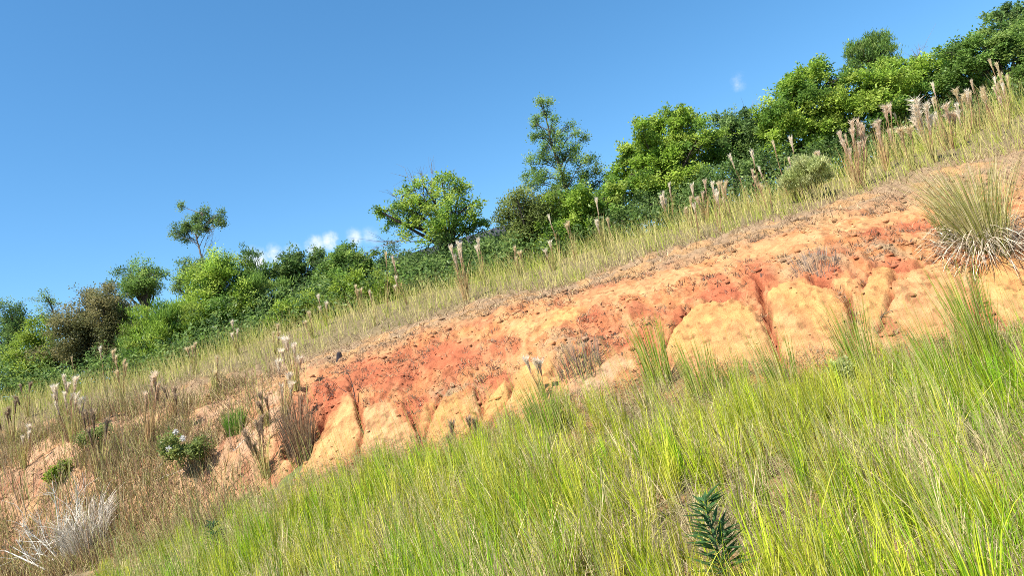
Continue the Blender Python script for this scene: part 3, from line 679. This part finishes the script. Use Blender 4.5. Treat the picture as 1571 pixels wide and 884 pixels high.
def plume_clump(u, v, px_h, heads, tone, label, spread=.14, headlen=.26, blades=60, bcol=((.40, .33, .13), (.45, .26, .12)), name='plume_grass', group='plume grass clumps', lean=0.0, wid=.06):
    p = ground(u, v); hgt = px_h * p[1] / F; lean = lean + .07 + RNG.normal() * .06
    root = empty(name, p, label, 'plume grass', group)
    S = Geo(); B = Geo()
    n = blades; th = RNG.uniform(0, 2 * math.pi, n)
    rt = np.stack([np.cos(th), np.sin(th), 0 * th], -1) * (RNG.uniform(0, .5, n) * spread)[:, None]
    ln = np.stack([np.cos(th), np.sin(th)], -1) * RNG.uniform(.03, .3, (n, 1)) + np.array([lean, 0])
    bc = lerp(np.array(bcol[0]), np.array(bcol[1]), RNG.uniform(0, 1, (n, 1))) * RNG.uniform(.7, 1.2, (n, 1))
    B.blades(rt, hgt * RNG.uniform(.3, .88, n), .011, ln, bc, 4, 1.8)
    for k in range(heads):
        th = RNG.uniform(0, 2 * math.pi); hh = hgt * RNG.uniform(.55, 1.0) if k else hgt; wk = wid * RNG.uniform(.55, 1.2)
        b = np.array([math.cos(th), math.sin(th), 0]) * RNG.uniform(0, .4) * spread
        tp = b + np.array([math.cos(th) * RNG.uniform(.2, 1.1) * spread + lean * hh, math.sin(th) * RNG.uniform(.2, 1) * spread, hh])
        hb = b + (tp - b) * (1 - min(.5, headlen / hh))
        pts = limb(S, b, tp, .007, .003, 0, 4, 6, .035, np.array([.36, .2, .11]) * RNG.uniform(.8, 1.2))
        # a few narrow stem leaves
        m = 5; q = pts[RNG.integers(1, 4, m)]
        S.slivers(q, q + RNG.normal(size=(m, 3)) * np.array([.05, .05, .03]) + np.array([0, 0, .14]), .008, np.array([.42, .24, .12]))
        P_ = Geo(); plume(P_, pts[3] * .25 + hb * .75, tp, int(210 * RNG.uniform(.6, 1.1)), wk, .10, *tone)
        link('plume', P_.mesh('plume', FLUFF), root)
    link('stalks', S.mesh('stalks', DRY), root); link('blades', B.mesh('blades', DRY), root)
    return root
PL = [  # u, v of the foot, height px, heads, tone, label
    (1318, 288, 98, 9, PINK, 'tall pinkish plume clump with many stalks right of the pale silvery shrub', .28, .26),
    (1362, 262, 100, 4, PINK, 'slim pink plume clump between the pinkish many-stalked clump and the fluffy white one', .16, .26),
    (1432, 250, 102, 8, WHITE, 'fluffiest white plume clump, largest heads on the bank, above the big tussock', .22, .34),
    (1494, 205, 75, 4, TAN, 'tan plume clump at the right between the fluffy white clump and the corner clump', .16, .24),
    (1556, 180, 98, 4, TAN, 'tall tan plume clump near the right edge of the photo', .14, .3),
    (1152, 312, 72, 3, WHITE, 'slender white plume clump in front of the dark shade under the dark tree', .16, .2),
    (1030, 352, 68, 6, WHITE, 'dense cream plume clump under the broad bright green tree', .16, .24),
    (978, 362, 82, 2, WHITE, 'two-headed white plume stalk left of the dense cream clump', .12, .2),
    (1085, 342, 62, 3, PINK, 'pinkish plume clump right of the dense cream clump', .16, .2),
    (1112, 338, 60, 4, TAN, 'tan brush-like plume clump left of the slender white clump', .14, .2),
    (930, 392, 88, 2, WHITE, 'tall pale plume stalk in front of the light green bush', .07, .3),
    (885, 402, 62, 2, TAN, 'short tan plume stalk left of the tall pale stalk', .1, .22),
    (716, 462, 92, 5, WHITE, 'upright cream plume clump with reddish blades against the deep tree shade', .13, .3),
    (744, 440, 74, 2, WHITE, 'slanting cream plume stalk just right of the upright cream clump', .08, .24),
    (1220, 308, 52, 3, WHITE, 'small white plume clump at the left edge of the pale silvery shrub', .14, .18),
    (1262, 292, 56, 2, TAN, 'tan plume stalk standing behind the pale silvery shrub', .1, .2),
    (456, 602, 84, 5, WHITE, 'white fluffy plume clump at the edge of the red dirt, upper one of two', .16, .18),
    (440, 660, 100, 4, WHITE, 'white plume clump on tall brown stalks, lower of the two at the red dirt', .1, .16),
    (332, 605, 52, 3, TAN, 'short brown-and-cream plume clump on the dirt edge above the green tuft', .1, .2),
    (232, 690, 108, 5, PINK, 'tall plume clump with reddish stalks on the left slope', .14, .24),
    (112, 680, 100, 8, WHITE, 'broad cream plume clump at the left, beside the yellow-green grass', .3, .26),
    (186, 612, 72, 6, TAN, 'cream plume cluster in front of the feathery bush', .22, .22),
    (44, 640, 50, 4, BROWN, 'low brown plume clump at the foot of the yellow-green bush', .22, .18),
    (22, 690, 70, 4, BROWN, 'brown plume clump near the left edge of the photo', .2, .2),
    (158, 740, 105, 6, BROWN, 'tall dark brown plume clump below the broad cream clump', .2, .26),
    (408, 735, 88, 6, BROWN, 'dark brown closed plume clump on the pale dirt left of the eroded fans', .16, .24),
    (412, 655, 48, 3, BROWN, 'small brown plume clump left of the white plume clump on brown stalks', .12, .16),
    (38, 720, 60, 3, WHITE, 'white-headed low plume clump on pale dirt at the far left', .14, .14),
    (500, 500, 46, 3, WHITE, 'small white plume clump in the green strip below the dark tufted tree', .1, .16),
    (556, 480, 40, 3, TAN, 'small tan plume clump below the light green rounded bush', .1, .16),
    (612, 462, 36, 2, WHITE, 'small white plume stalk left of the deep tree shade', .08, .16),
    (300, 575, 44, 3, TAN, 'small tan plume clump in the green strip below the full bright tree', .12, .16),
    (365, 545, 50, 3, WHITE, 'small white plume clump against the shade of the willowy tree', .12, .16),
    (800, 430, 48, 3, TAN, 'small tan plume clump below the yellowish olive bush', .12, .16),
    (850, 415, 44, 2, WHITE, 'small white plume stalk right below the yellowish olive bush', .1, .16),
    (1060, 350, 44, 3, TAN, 'short tan plume clump between the dense cream and the pinkish clump', .12, .16),
    (1180, 318, 50, 3, TAN, 'short tan plume clump right of the slender white one', .12, .16),
    (1400, 262, 68, 3, TAN, 'tan plume clump just left of the fluffiest white clump', .14, .2),
    (1462, 228, 66, 3, PINK, 'pinkish plume clump just right of the fluffiest white clump', .14, .2),
    (1528, 200, 62, 4, TAN, 'short tan plume clump left of the tall clump at the right edge', .16, .2),
    (832, 612, 60, 3, WHITE, 'pale ragged plume heads behind the grass tuft below the orange fan', .1, .14),
    (735, 690, 44, 2, BROWN, 'dark plume stalk at the grass edge below the middle fans', .08, .14),
    (698, 705, 50, 2, BROWN, 'dark plume stalk left of the other one at the grass edge', .06, .16),
    (480, 520, 40, 2, TAN, 'tan plume stalk left of the small white clump in the green strip', .08, .14),
    (425, 545, 42, 3, TAN, 'tan plume clump below the low bright bush of the willowy tree', .1, .14),
    (95, 640, 46, 4, WHITE, 'cream low plume clump behind the broad cream clump', .2, .2),
    (270, 640, 44, 3, BROWN, 'brown low plume clump on the dirt between the reddish clump and the green tuft', .12, .16),
]
for (u, v, h_, k, tone, lab, spd, hl) in PL:
    red = lab.count('reddish') or tone is PINK
    plume_clump(u, v, h_, k, tone, lab, spd, hl, 55, ((.52, .40, .17), (.52, .30, .14)) if red else ((.44, .44, .11), (.56, .44, .20)), wid=.19 if 'fluffiest' in lab else .15 if 'fluff' in lab else .085)

# lone slender stalks, look-alikes, thickest at the upper right
k = 0
while k < 34:
    a = RNG.uniform(-.6, .75) if RNG.uniform() < .5 else RNG.uniform(.25, .75)
    y = float(rowf(RY, 6, np.array(a))) + RNG.uniform(-3.0, -.1); x = a * y
    q = project(np.array([[x, y, H(x, y)[0]]])); uu, vv = float(q[0][0]), float(q[1][0])
    if not (10 < uu < 1560): continue
    k += 1
    plume_clump(uu, vv, F / y * RNG.uniform(.7, 1.35), int(RNG.integers(1, 3)), (WHITE, TAN, PINK)[int(RNG.integers(0, 3))], 'slender lone plume stalk standing in the grass strip below the trees',
                .07, .2, 14, ((.46, .46, .12), (.58, .46, .2)), group='slender lone plume stalks in the grass strip', wid=.06)

# ------------------------------------------------------------------ single plants
def tussock(u, v, px_h, n, label, name, cat, cols, spread, leanmax, width, group=None, droop=None, seg=4, lean0=(0, 0), mat=None):
    p = ground(u, v); hgt = px_h * p[1] / F; G = Geo()
    th = RNG.uniform(0, 2 * math.pi, n); r = RNG.uniform(0, 1, n)
    rt = np.stack([np.cos(th), np.sin(th), 0 * th], -1) * (np.sqrt(r) * spread)[:, None]
    rt[:, 2] = H(rt[:, 0] + p[0], rt[:, 1] + p[1]) - p[2] - .02
    ln = np.stack([np.cos(th), np.sin(th)], -1) * (RNG.uniform(.1, 1, n) * leanmax)[:, None] + np.array(lean0)
    c = np.array(cols)[RNG.integers(0, len(cols), n)] * RNG.uniform(.75, 1.25, (n, 1))
    G.blades(rt, hgt * RNG.uniform(.5, 1.0, n), width, ln, c, seg, 1.7, droop)
    return p, G, hgt
GREEN3 = [(.22, .34, .03), (.30, .40, .045), (.14, .25, .02), (.26, .36, .04), (.46, .43, .12), (.56, .46, .2)]
for (u, v, h_, n, lab) in [(1512, 560, 175, 150, 'tallest green grass tuft, in front of the clay at the right edge'), (1325, 575, 125, 110, 'green grass tuft in front of the gap between two rounded clay fans'),
                           (1012, 592, 112, 130, 'dark green upright grass tuft left of the large rounded clay fan'), (1085, 612, 100, 120, 'green grass tuft at the left foot of the large rounded clay fan'),
                           (1205, 600, 95, 100, 'green grass tuft at the foot of the gully between the two largest fans'), (845, 672, 95, 170, 'broad bright green grass tuft below the pale ragged plume heads'),
                           (1455, 590, 110, 100, 'green grass tuft just left of the tallest tuft'), (1130, 600, 60, 60, 'short green grass tuft before the middle of the large clay fan')]:
    p, G, hg = tussock(u, v, h_ * 1.12, int(n * 1.15), lab, '', '', GREEN3, .17, .24, .009, lean0=(-.05, 0))
    tag(link('grass_tuft', G.mesh('grass_tuft', GRASS), None, p), lab, 'grass tuft', 'green grass tufts along the foot of the clay')
# big arching tussock with grey thatch at the right
p, G, hg = tussock(1515, 380, 165, 620, '', '', '', [(.50, .46, .16), (.60, .52, .26), (.38, .40, .10), (.66, .57, .32), (.24, .25, .07)], .26, .62, .010, lean0=(-.1, 0))
root = empty('tussock', p, 'big arching straw-green tussock with grey dead thatch at its foot, right edge', 'tussock')
link('green_blades', G.mesh('green_blades', GRASS), root)
T = Geo(); n = 900; th = RNG.uniform(0, 2 * math.pi, n)
rt = np.stack([np.cos(th), np.sin(th), 0 * th], -1) * (RNG.uniform(.05, .55, n))[:, None]
rt[:, 2] = H(rt[:, 0] + p[0], rt[:, 1] + p[1]) - p[2] + RNG.uniform(0, .3, n)
T.blades(rt, RNG.uniform(.12, .34, n), .013, np.stack([np.cos(th), np.sin(th)], -1) * RNG.uniform(.6, 2.2, (n, 1)) + RNG.normal(size=(n, 2)) * .5,
         np.array([.62, .52, .38]) * RNG.uniform(.25, 1.3, (n, 1)), 4, 1.3, RNG.uniform(.6, 2.2, n))
link('dead_thatch', T.mesh('dead_thatch', DRY), root)
p, G, hg = tussock(1462, 372, 100, 160, '', '', '', [(.38, .37, .13), (.3, .32, .09)], .12, .45, .008)
tag(link('grass_tuft', G.mesh('grass_tuft', GRASS), None, p), 'small straw-green tuft leaning left beside the big arching tussock', 'grass tuft')
# small bright tuft and brown dried clump on the left slope
p, G, hg = tussock(362, 658, 34, 300, '', '', '', [(.14, .28, .03), (.2, .34, .05), (.1, .2, .025)], .16, .55, .012)
tag(link('grass_tuft', G.mesh('grass_tuft', GRASS), None, p), 'small round bright green tuft alone on the dirt', 'grass tuft')
p, G, hg = tussock(462, 690, 100, 320, '', '', '', [(.24, .16, .09), (.34, .22, .12), (.15, .11, .08)], .2, .4, .009)
tag(link('dry_grass_clump', G.mesh('dry_grass_clump', DRY), None, p), 'dense brown dried grass clump left of the eroded fans', 'dry grass')
p, G, hg = tussock(135, 850, 125, 700, '', '', '', [(.70, .62, .50), (.56, .48, .37), (.78, .70, .58), (.3, .25, .19)], .30, .55, .008, droop=.45)
tag(link('dry_grass_clump', G.mesh('dry_grass_clump', DRY), None, p), 'bleached white bundle of dead grass at lower left', 'dry grass')
p, G, hg = tussock(890, 568, 45, 200, '', '', '', [(.2, .14, .1), (.28, .2, .14), (.14, .1, .08)], .28, .5, .009)
tag(link('dry_grass_clump', G.mesh('dry_grass_clump', DRY), None, p), 'dark brown dried clump on the pinkish dirt left of the large fan', 'dry grass')
p, G, hg = tussock(1250, 412, 24, 200, '', '', '', [(.25, .19, .15), (.33, .25, .19), (.18, .13, .1)], .3, .5, .009)
tag(link('dry_grass_clump', G.mesh('dry_grass_clump', DRY), None, p), 'low grey-brown dried clump right above the second rounded fan', 'dry grass')

def shrub(u, v, w_px, h_px, pal, style, name, cat, label, flowers=0, fcol=(.75, .72, .68), lean=0, dens=.75):
    p = ground(u, v); k = p[1] / F; Rw, Hh = w_px * k / 2, h_px * k
    root = empty(name, p, label, cat)
    St, Lf = Geo(), Geo()
    for i in range(9):
        th = RNG.uniform(0, 6.28); tp = np.array([math.cos(th) * Rw * .7, math.sin(th) * Rw * .7, Hh * RNG.uniform(.55, .85)])
        limb(St, np.zeros(3), tp, .008, .003, .05, 4, 5, .08, (.16, .12, .08))
        crown_leaves(Lf, tp, (Rw * .5, Rw * .5, Hh * .3), pal, style, dens, .6)
    link('stems', St.mesh('stems', BARK), root); link('foliage', Lf.mesh('foliage', LEAF), root)
    if flowers:
        for i in range(flowers):
            Fl = Geo()
            c = np.array([(-.45, .35, -.1, .6)[i % 4] * Rw, (-.95, -.85, -.6, -.7)[i % 4] * Rw, Hh * (.75, .9, 1.08, .62)[i % 4]]); n = 50
            o = RNG.normal(size=(n, 3)); o /= np.linalg.norm(o, axis=1, keepdims=True)
            Fl.slivers(c + 0 * o, c + o * .055, .03, np.array(fcol) * RNG.uniform(.85, 1.1, (n, 1)))
            link('flower', Fl.mesh('flower', FLUFF), root)
    return root
shrub(293, 735, 56, 66, PAL['olive'], 'rosette', 'flowering_shrub', 'shrub', 'small green shrub with white flower heads on the left dirt slope', 3)
shrub(1248, 306, 84, 52, PAL['silver'], 'feather', 'silvery_shrub', 'shrub', 'pale silvery-green shrub at the edge of the green strip, left of the pinkish plumes', dens=1.5)
shrub(92, 745, 34, 26, PAL['yellow'], 'rosette', 'low_plant', 'plant', 'low yellow-green leafy plant on the left slope above the bleached grass')
shrub(150, 690, 40, 30, PAL['olive'], 'small', 'low_plant', 'plant', 'low olive plant at the foot of the tall dark brown plume clump')
shrub(1305, 600, 22, 34, PAL['silver'], 'small', 'low_plant', 'plant', 'tiny grey-leaved plant in the grass below the gap between fans')

def seedling(u, v, h_px, label, col):
    p = ground(u, v); hg = h_px * p[1] / F; root = empty('seedling', p, label, 'plant')
    S, L = Geo(), Geo(); limb(S, np.zeros(3), np.array([-.02, 0, hg]), .007, .003, 0, 5, 5, .02, (.1, .12, .06))
    n = 95; t = RNG.uniform(.2, 1, n); th = np.arange(n) * 2.4
    d = np.stack([np.cos(th), np.sin(th), RNG.uniform(.15, .9, n)], -1); d /= np.linalg.norm(d, axis=1, keepdims=True)
    nr_ = np.tile([0, 0, 1.0], (n, 1)) + RNG.normal(size=(n, 3)) * .2
    b = np.stack([-.02 * t, 0 * t, t * hg], -1)
    L.leaves(b, d, nr_, hg * .40 * RNG.uniform(.7, 1.1, n) * (1.25 - .6 * t), .022, np.array(col) * RNG.uniform(.7, 1.3, (n, 1)))
    link('stem', S.mesh('stem', BARK), root); link('leaves', L.mesh('leaves', LEAF), root)
seedling(1124, 915, 140, 'dark green narrow-leaved seedling standing in the bright grass', (.075, .16, .05))
seedling(338, 862, 56, 'small dark narrow-leaved seedling at the left edge of the grass', (.05, .1, .045))

# dead wood
def sticks(name, pix, label, cat, col, r=.012, raise_=.05, twigs=5):
    G = Geo(); p0 = ground(*pix[0][0]); root_p = p0
    for (a, b) in pix:
        A = ground(*a); B = px_at(b[0], b[1], A[1] + RNG.uniform(-.15, .15))
        gz = H(B[0], B[1])[0]; B[2] = max(B[2], gz + raise_)
        A = A + np.array([0, 0, -.02])
        pts = limb(G, A, B, r, r * .3, .02, 5, 8, .05, np.array(col) * RNG.uniform(.8, 1.1))
        for _ in range(twigs):
            q = pts[RNG.integers(2, 7)]; d_ = (B - A) * RNG.uniform(.1, .3) + RNG.normal(size=3) * .12 + np.array([0, 0, .06])
            limb(G, q, q + d_, r * .4, r * .12, 0, 3, 4, .1, np.array(col) * RNG.uniform(.8, 1.1))
    return tag(link(name, G.mesh(name, BARK, root_p), None, root_p), label, cat)
GREYW = (.72, .66, .56)
sticks('dead_shrub', [((95, 862), (80, 738)), ((98, 862), (62, 800)), ((96, 862), (128, 770)), ((94, 864), (40, 815)), ((97, 862), (108, 790)), ((92, 866), (55, 850)), ((70, 870), (30, 800)), ((110, 868), (150, 800)), ((105, 865), (118, 745)), ((85, 866), (20, 840)), ((112, 868), (170, 830))], 'bleached leafless dead shrub at lower left', 'dead shrub', GREYW, .012, .05, 16)
sticks('fallen_branch', [((80, 878), (8, 846)), ((50, 868), (25, 828)), ((62, 872), (90, 850))], 'grey fallen branch lying in the lower left corner', 'branch', GREYW, .016, .03, 4)
sticks('fallen_branch', [((120, 862), (192, 852)), ((175, 856), (188, 836))], 'pale straight fallen branch at the left end of the green grass', 'branch', GREYW, .012, .03, 2)
sticks('dead_twig', [((545, 616), (524, 558)), ((540, 606), (520, 600)), ((548, 612), (560, 604))], 'dark thin dead twig standing on top of the left fan', 'twig', (.1, .07, .06), .008, .02, 3)
sticks('dead_twig', [((500, 622), (514, 594))], 'short dark stick on the red dirt left of the standing twig', 'twig', (.1, .06, .05), .01, .02, 2)
sticks('dead_twig', [((1345, 490), (1378, 478)), ((1350, 492), (1362, 474))], 'dark stick lying in front of the small clay fan', 'twig', (.16, .11, .08), .008, .02, 1)
sticks('dead_twig', [((225, 735), (262, 720)), ((240, 740), (270, 732)), ((230, 742), (285, 748))], 'pale dead twigs lying left of the flowering shrub', 'twig', GREYW, .008, .03, 3)
sticks('dead_twig', [((340, 705), (392, 672)), ((352, 700), (372, 680))], 'long pale twig lying right of the flowering shrub', 'twig', GREYW, .008, .03, 3)
sticks('dead_twig', [((1290, 535), (1268, 490)), ((1292, 530), (1300, 500)), ((1285, 522), (1270, 518))], 'dark branched dead weed before the second rounded fan', 'twig', (.13, .09, .06), .006, .02, 4)
def stump(u, v, label):
    p = ground(u, v); G = Geo()
    z = np.array([-.05, 0, .05, .085, .12, .135]); r = np.array([.075, .06, .055, .05, .045, .012])
    G.tube(np.stack([z * .1, 0 * z, z], -1), r * RNG.uniform(.9, 1.1, 6), 9, (.03, .026, .03))
    tag(link('charred_stump', G.mesh('charred_stump', BARK), None, p), label, 'stump')
stump(521, 552, 'small blackened stump on the edge between litter and red dirt')

# stones and clods: uncountable crumbs of the bank as one body, larger stones as things
def rock(G, p, s, col):
    n = 7; th = np.linspace(0, 2 * math.pi, n, endpoint=False); rings = [(-.3, .75), (.15, 1), (.55, .7), (.75, .15)]
    q = RNG.uniform(.75, 1.25, (4, n)); V = []
    for i, (z, r) in enumerate(rings):
        V.append(np.stack([np.cos(th) * r * q[i] * s, np.sin(th) * r * q[i] * s, np.full(n, z * s * .8) * q[i]], -1))
    j = np.arange(n); k = (j + 1) % n
    Q = np.concatenate([np.stack([i * n + j, i * n + k, (i + 1) * n + k, (i + 1) * n + j], -1) for i in range(3)])
    T_ = np.stack([np.full(n - 2, 3 * n), 3 * n + 1 + np.arange(n - 2), 3 * n + 2 + np.arange(n - 2)], -1)
    G.add(np.concatenate(V) + p, Q, T_, col)
def scatter(n, y0, y1, amin=-.78, amax=.8):
    y = np.sqrt(RNG.uniform(y0 ** 2, y1 ** 2, n)); a = RNG.uniform(amin, amax, n); return a * y, y
G = Geo(); x, y = scatter(16000, 7.5, 16); z, r, f = full_h(x, y)
m = (r > 2.1) & (r < 4.4) & (RNG.uniform(0, 1, len(x)) < np.where(f[1] > .4, .08, .15 + .85 * sst(.45, .6, fbm(x * 2, y * 2, 61))) + .6 * f[3])
cs = soil_colour(x[m], y[m], z[m], r[m], tuple(k[m] for k in f))
for p, c in zip(np.stack([x[m], y[m], z[m]], -1), cs):
    rock(G, p, min(.055, .012 * RNG.pareto(2.2) + .012), np.clip(c * RNG.uniform(.6, 1.15), 0, 1))
tag(link('clay_crumbs', G.mesh('clay_crumbs', STONE)), kind='stuff')

# ------------------------------------------------------------------ grass and litter that nobody could count
def patchcol(x, y, seed): return fbm(x * .55, y * .55, seed, 3)
# foreground grass: tufts of fine upright stems
G = Geo()
x, y = scatter(8600, 2.6, 10.6, -.9, .9); z, r, f = full_h(x, y)
n1 = fbm(x * .75, y * .75, 41, 3); n2 = fbm(x * 2.2, y * 2.2, 43, 2); n3 = fbm(x * .5, y * .5, 45, 2); uu, vv, ww = project(np.stack([x, y, z], -1))
edge = 1.95 + .5 * (n2 - .5) - .12 * sst(1000, 1060, uu) * (1 - sst(1270, 1330, uu)) - .06 * sst(430, 480, uu) * (1 - sst(760, 800, uu))
keep = (r < edge) & (RNG.uniform(0, 1, len(x)) < (.16 + 1.0 * sst(.36, .56, .55 * n1 + .45 * fbm(x * 1.9, y * 1.9, 49, 2))) * (1 - .55 * sst(1.7, 2.05, r))) & (uu > 130 - 160 * (n2 - .5)) & ~((np.abs(uu - 1120) < 55) & (vv > 895) & (vv < 1010) & (RNG.uniform(0, 1, len(x)) < .4))
x, y, z, n1, n2, n3, r, uu, vv = [q[keep] for q in (x, y, z, n1, n2, n3, r, uu, vv)]
nt_ = len(x); per = 34
idx = np.repeat(np.arange(nt_), per); m = len(idx)
sp = RNG.uniform(.02, .075, nt_)[idx] * np.sqrt(RNG.uniform(0, 1, m)); th = RNG.uniform(0, 2 * math.pi, m)
rx, ry = x[idx] + np.cos(th) * sp, y[idx] + np.sin(th) * sp
rz = base_h(rx, ry) + (z - base_h(x, y))[idx] - .02
hue = RNG.uniform(0, 1, nt_) * .7 + .5 * (n3 - .35) - .15 * np.exp(-((uu - 720) / 130) ** 2 - ((vv - 960) / 120) ** 2) * 2 - .12 * np.exp(-((uu - 1500) / 140) ** 2)
g1, g2, g3, st = np.array([.44, .53, .03]), np.array([.28, .48, .025]), np.array([.58, .57, .07]), np.array([.66, .54, .29])
tc_ = np.where((hue < .22)[:, None], g2, np.where((hue < .5)[:, None], g1, g3)) * RNG.uniform(.6, 1.25, (nt_, 1))
dryk = np.clip(sst(.46, .66, n2) * .55 + .12 + .38 * (1 - sst(.34, .5, n1)), 0, .9)
isdry = RNG.uniform(0, 1, m) < dryk[idx]
col = np.where(isdry[:, None], st, tc_[idx]) * RNG.uniform(.42, 1.4, (m, 1))
th_h = RNG.uniform(.2, .66, nt_) * (1 - .4 * sst(1.5, 1.95, r)) * (.55 + .45 * sst(150, 420, uu))
hh = th_h[idx] * RNG.uniform(.4, 1.15, m) * np.where(isdry, .8, 1)
lean = np.stack([np.cos(th), np.sin(th)], -1) * (sp * 1.3)[:, None] + RNG.normal(size=(m, 2)) * np.where(isdry, .22, .065)[:, None] + np.array([-.035, 0]) + (RNG.normal(size=(nt_, 2)) * .1)[idx]
bent = RNG.uniform(0, 1, m) < .16
lean = np.where(bent[:, None], lean + RNG.normal(size=(m, 2)) * .55, lean)
G.blades(np.stack([rx, ry, rz], -1), hh, RNG.uniform(.0045, .010, m), lean, col, 4, 1.5, droop=np.where(bent, RNG.uniform(.1, .6, m), 0))
# flattened straw thatch between the stems
x, y = scatter(110000, 2.8, 10.4, -.9, .9); r = rowpos(x, y); m = (r < 2.15); x, y = x[m], y[m]; n = len(x)
z = H(x, y) + RNG.uniform(0, .10, n)
G.blades(np.stack([x, y, z], -1), RNG.uniform(.02, .1, n), .006, RNG.normal(size=(n, 2)) * 2.4, np.array([.46, .38, .22]) * RNG.uniform(.35, 1.25, (n, 1)), 2, 1.2)
# taller thin stems with seed heads
x, y = scatter(7000, 3, 9.8, -.9, .9); r = rowpos(x, y); n2 = fbm(x * 1.5, y * 1.5, 47, 2)
uu = project(np.stack([x, y, base_h(x, y)], -1))[0]
m = (r < 2.05) & (n2 > .42) & (uu > 180); x, y = x[m], y[m]; n = len(x); z = base_h(x, y)
G.blades(np.stack([x, y, z], -1), RNG.uniform(.55, .95, n), .005, RNG.normal(size=(n, 2)) * .09 + np.array([-.12, 0]), lerp(np.array([.60, .54, .22]), np.array([.32, .42, .06]), RNG.uniform(0, 1, (n, 1))), 4, 1.6)
tag(link('field_grass', G.mesh('field_grass', GRASS)), kind='stuff')

# green strip above the litter
G = Geo(); x, y = scatter(52000, 12, 24, -.85, .95); r = rowpos(x, y); n1 = fbm(x * .8, y * .8, 71, 3); n2 = fbm(x * 2.5, y * 2.5, 73, 2)
m = (r > 4.85 + .3 * (n2 - .5)) & (r < 6.35) & (RNG.uniform(0, 1, len(x)) < .3 + sst(.3, .55, n1) * .8); x, y, n1, n2, r = x[m], y[m], n1[m], n2[m], r[m]; n = len(x)
z = H(x, y) - .02
c = lerp(np.array([.36, .43, .05]), np.array([.64, .53, .22]), np.clip(.25 + sst(.36, .58, n2) * .75 + RNG.normal(size=n) * .28, 0, 1)[:, None]) * RNG.uniform(.75, 1.2, (n, 1))
G.blades(np.stack([x, y, z], -1), RNG.uniform(.12, .62, n) * (.45 + .8 * n1) * (.7 + .5 * sst(4.9, 6, r)) * (1 + .5 * sst(.38, .6, x / y)), .010, RNG.normal(size=(n, 2)) * .22 + np.array([-.04, 0]), c, 3, 1.6)
tag(link('strip_grass', G.mesh('strip_grass', GRASS)), kind='stuff')

# grey-brown dry litter band along the top of the dirt
G = Geo(); x, y = scatter(60000, 10, 20, -.85, .95); r = rowpos(x, y); n2 = fbm(x * 3, y * 3, 83, 3)
m = (r > 3.95 + .5 * (n2 - .5)) & (r < 5.3) & (RNG.uniform(0, 1, len(x)) < .25 + sst(.35, .55, n2)); x, y = x[m], y[m]; n = len(x); z = H(x, y)
c = np.array([[.30, .20, .11], [.46, .34, .19], [.17, .115, .07], [.52, .41, .22], [.36, .24, .14]])[RNG.integers(0, 5, n)] * RNG.uniform(.75, 1.25, (n, 1))
G.blades(np.stack([x, y, z - .01], -1), RNG.uniform(.03, .16, n), .012, RNG.normal(size=(n, 2)) * .9, c, 3, 1.3, RNG.uniform(0, .5, n))
tag(link('dry_litter', G.mesh('dry_litter', DRY)), kind='stuff')

# sparse dried weeds sprinkled over the bare dirt
G = Geo(); x, y = scatter(11000, 8.0, 16, -.8, .85); z, r, f = full_h(x, y); n2 = fbm(x * 1.6, y * 1.6, 91, 3)
m = (r > 1.9) & (r < 4.2) & (f[1] < .25) & (RNG.uniform(0, 1, len(x)) < .15 + .9 * sst(.42, .58, n2)); x, y, z = x[m], y[m], z[m]; n = len(x); per = 9
idx = np.repeat(np.arange(n), per); k = len(idx); o = RNG.normal(size=(k, 2)) * .035
c = np.array([[.2, .14, .09], [.3, .21, .13], [.13, .09, .07], [.4, .3, .16]])[RNG.integers(0, 4, n)][idx] * RNG.uniform(.7, 1.3, (k, 1))
G.blades(np.stack([x[idx] + o[:, 0], y[idx] + o[:, 1], z[idx] - .01], -1), RNG.uniform(.03, .11, k), .01, RNG.normal(size=(k, 2)) * .8, c, 2, 1.3, .2)
tag(link('dry_weeds', G.mesh('dry_weeds', DRY)), kind='stuff')

# thin straw on the left slope
G = Geo(); x, y = scatter(230000, 8, 18, -.85, 0); z = base_h(x, y); r = rowpos(x, y); uu, vv, ww = project(np.stack([x, y, z], -1)); n2 = fbm(x * 1.3, y * 1.3, 95, 3)
m = (r > 1.85) & (r < 4.6) & (RNG.uniform(0, 1, len(x)) < (1 - sst(260, 470, uu + 90 * (n2 - .5))) * (.05 + .95 * sst(.44, .6, n2) + .4 * (1 - sst(2.3, 3.0, r)))); x, y = x[m], y[m]; n = len(x); z = H(x, y)
c = np.array([[.42, .32, .15], [.54, .43, .22], [.30, .31, .08], [.17, .115, .07], [.34, .21, .11]])[RNG.integers(0, 5, n)] * RNG.uniform(.75, 1.2, (n, 1))
G.blades(np.stack([x, y, z - .01], -1), RNG.uniform(.06, .4, n), .009, RNG.normal(size=(n, 2)) * .4, c, 3, 1.5, RNG.uniform(0, .3, n))
x, y = scatter(16000, 8, 18, -.85, -.1); z = base_h(x, y); r = rowpos(x, y); uu = project(np.stack([x, y, z], -1))[0]; n2 = fbm(x * 1.1, y * 1.1, 97, 3)
m = (r > 1.8) & (r < 4.4) & (RNG.uniform(0, 1, len(x)) < (1 - sst(300, 500, uu)) * (.06 + sst(.48, .62, n2))); x, y = x[m], y[m]; n = len(x); z = H(x, y)
c = np.array([[.38, .22, .12], [.5, .4, .2], [.34, .36, .10], [.22, .15, .1]])[RNG.integers(0, 4, n)] * RNG.uniform(.7, 1.2, (n, 1))
G.blades(np.stack([x, y, z - .01], -1), RNG.uniform(.35, .95, n), .009, RNG.normal(size=(n, 2)) * .13 + np.array([-.04, 0]), c, 4, 1.5)
tag(link('slope_straw', G.mesh('slope_straw', DRY)), kind='stuff')
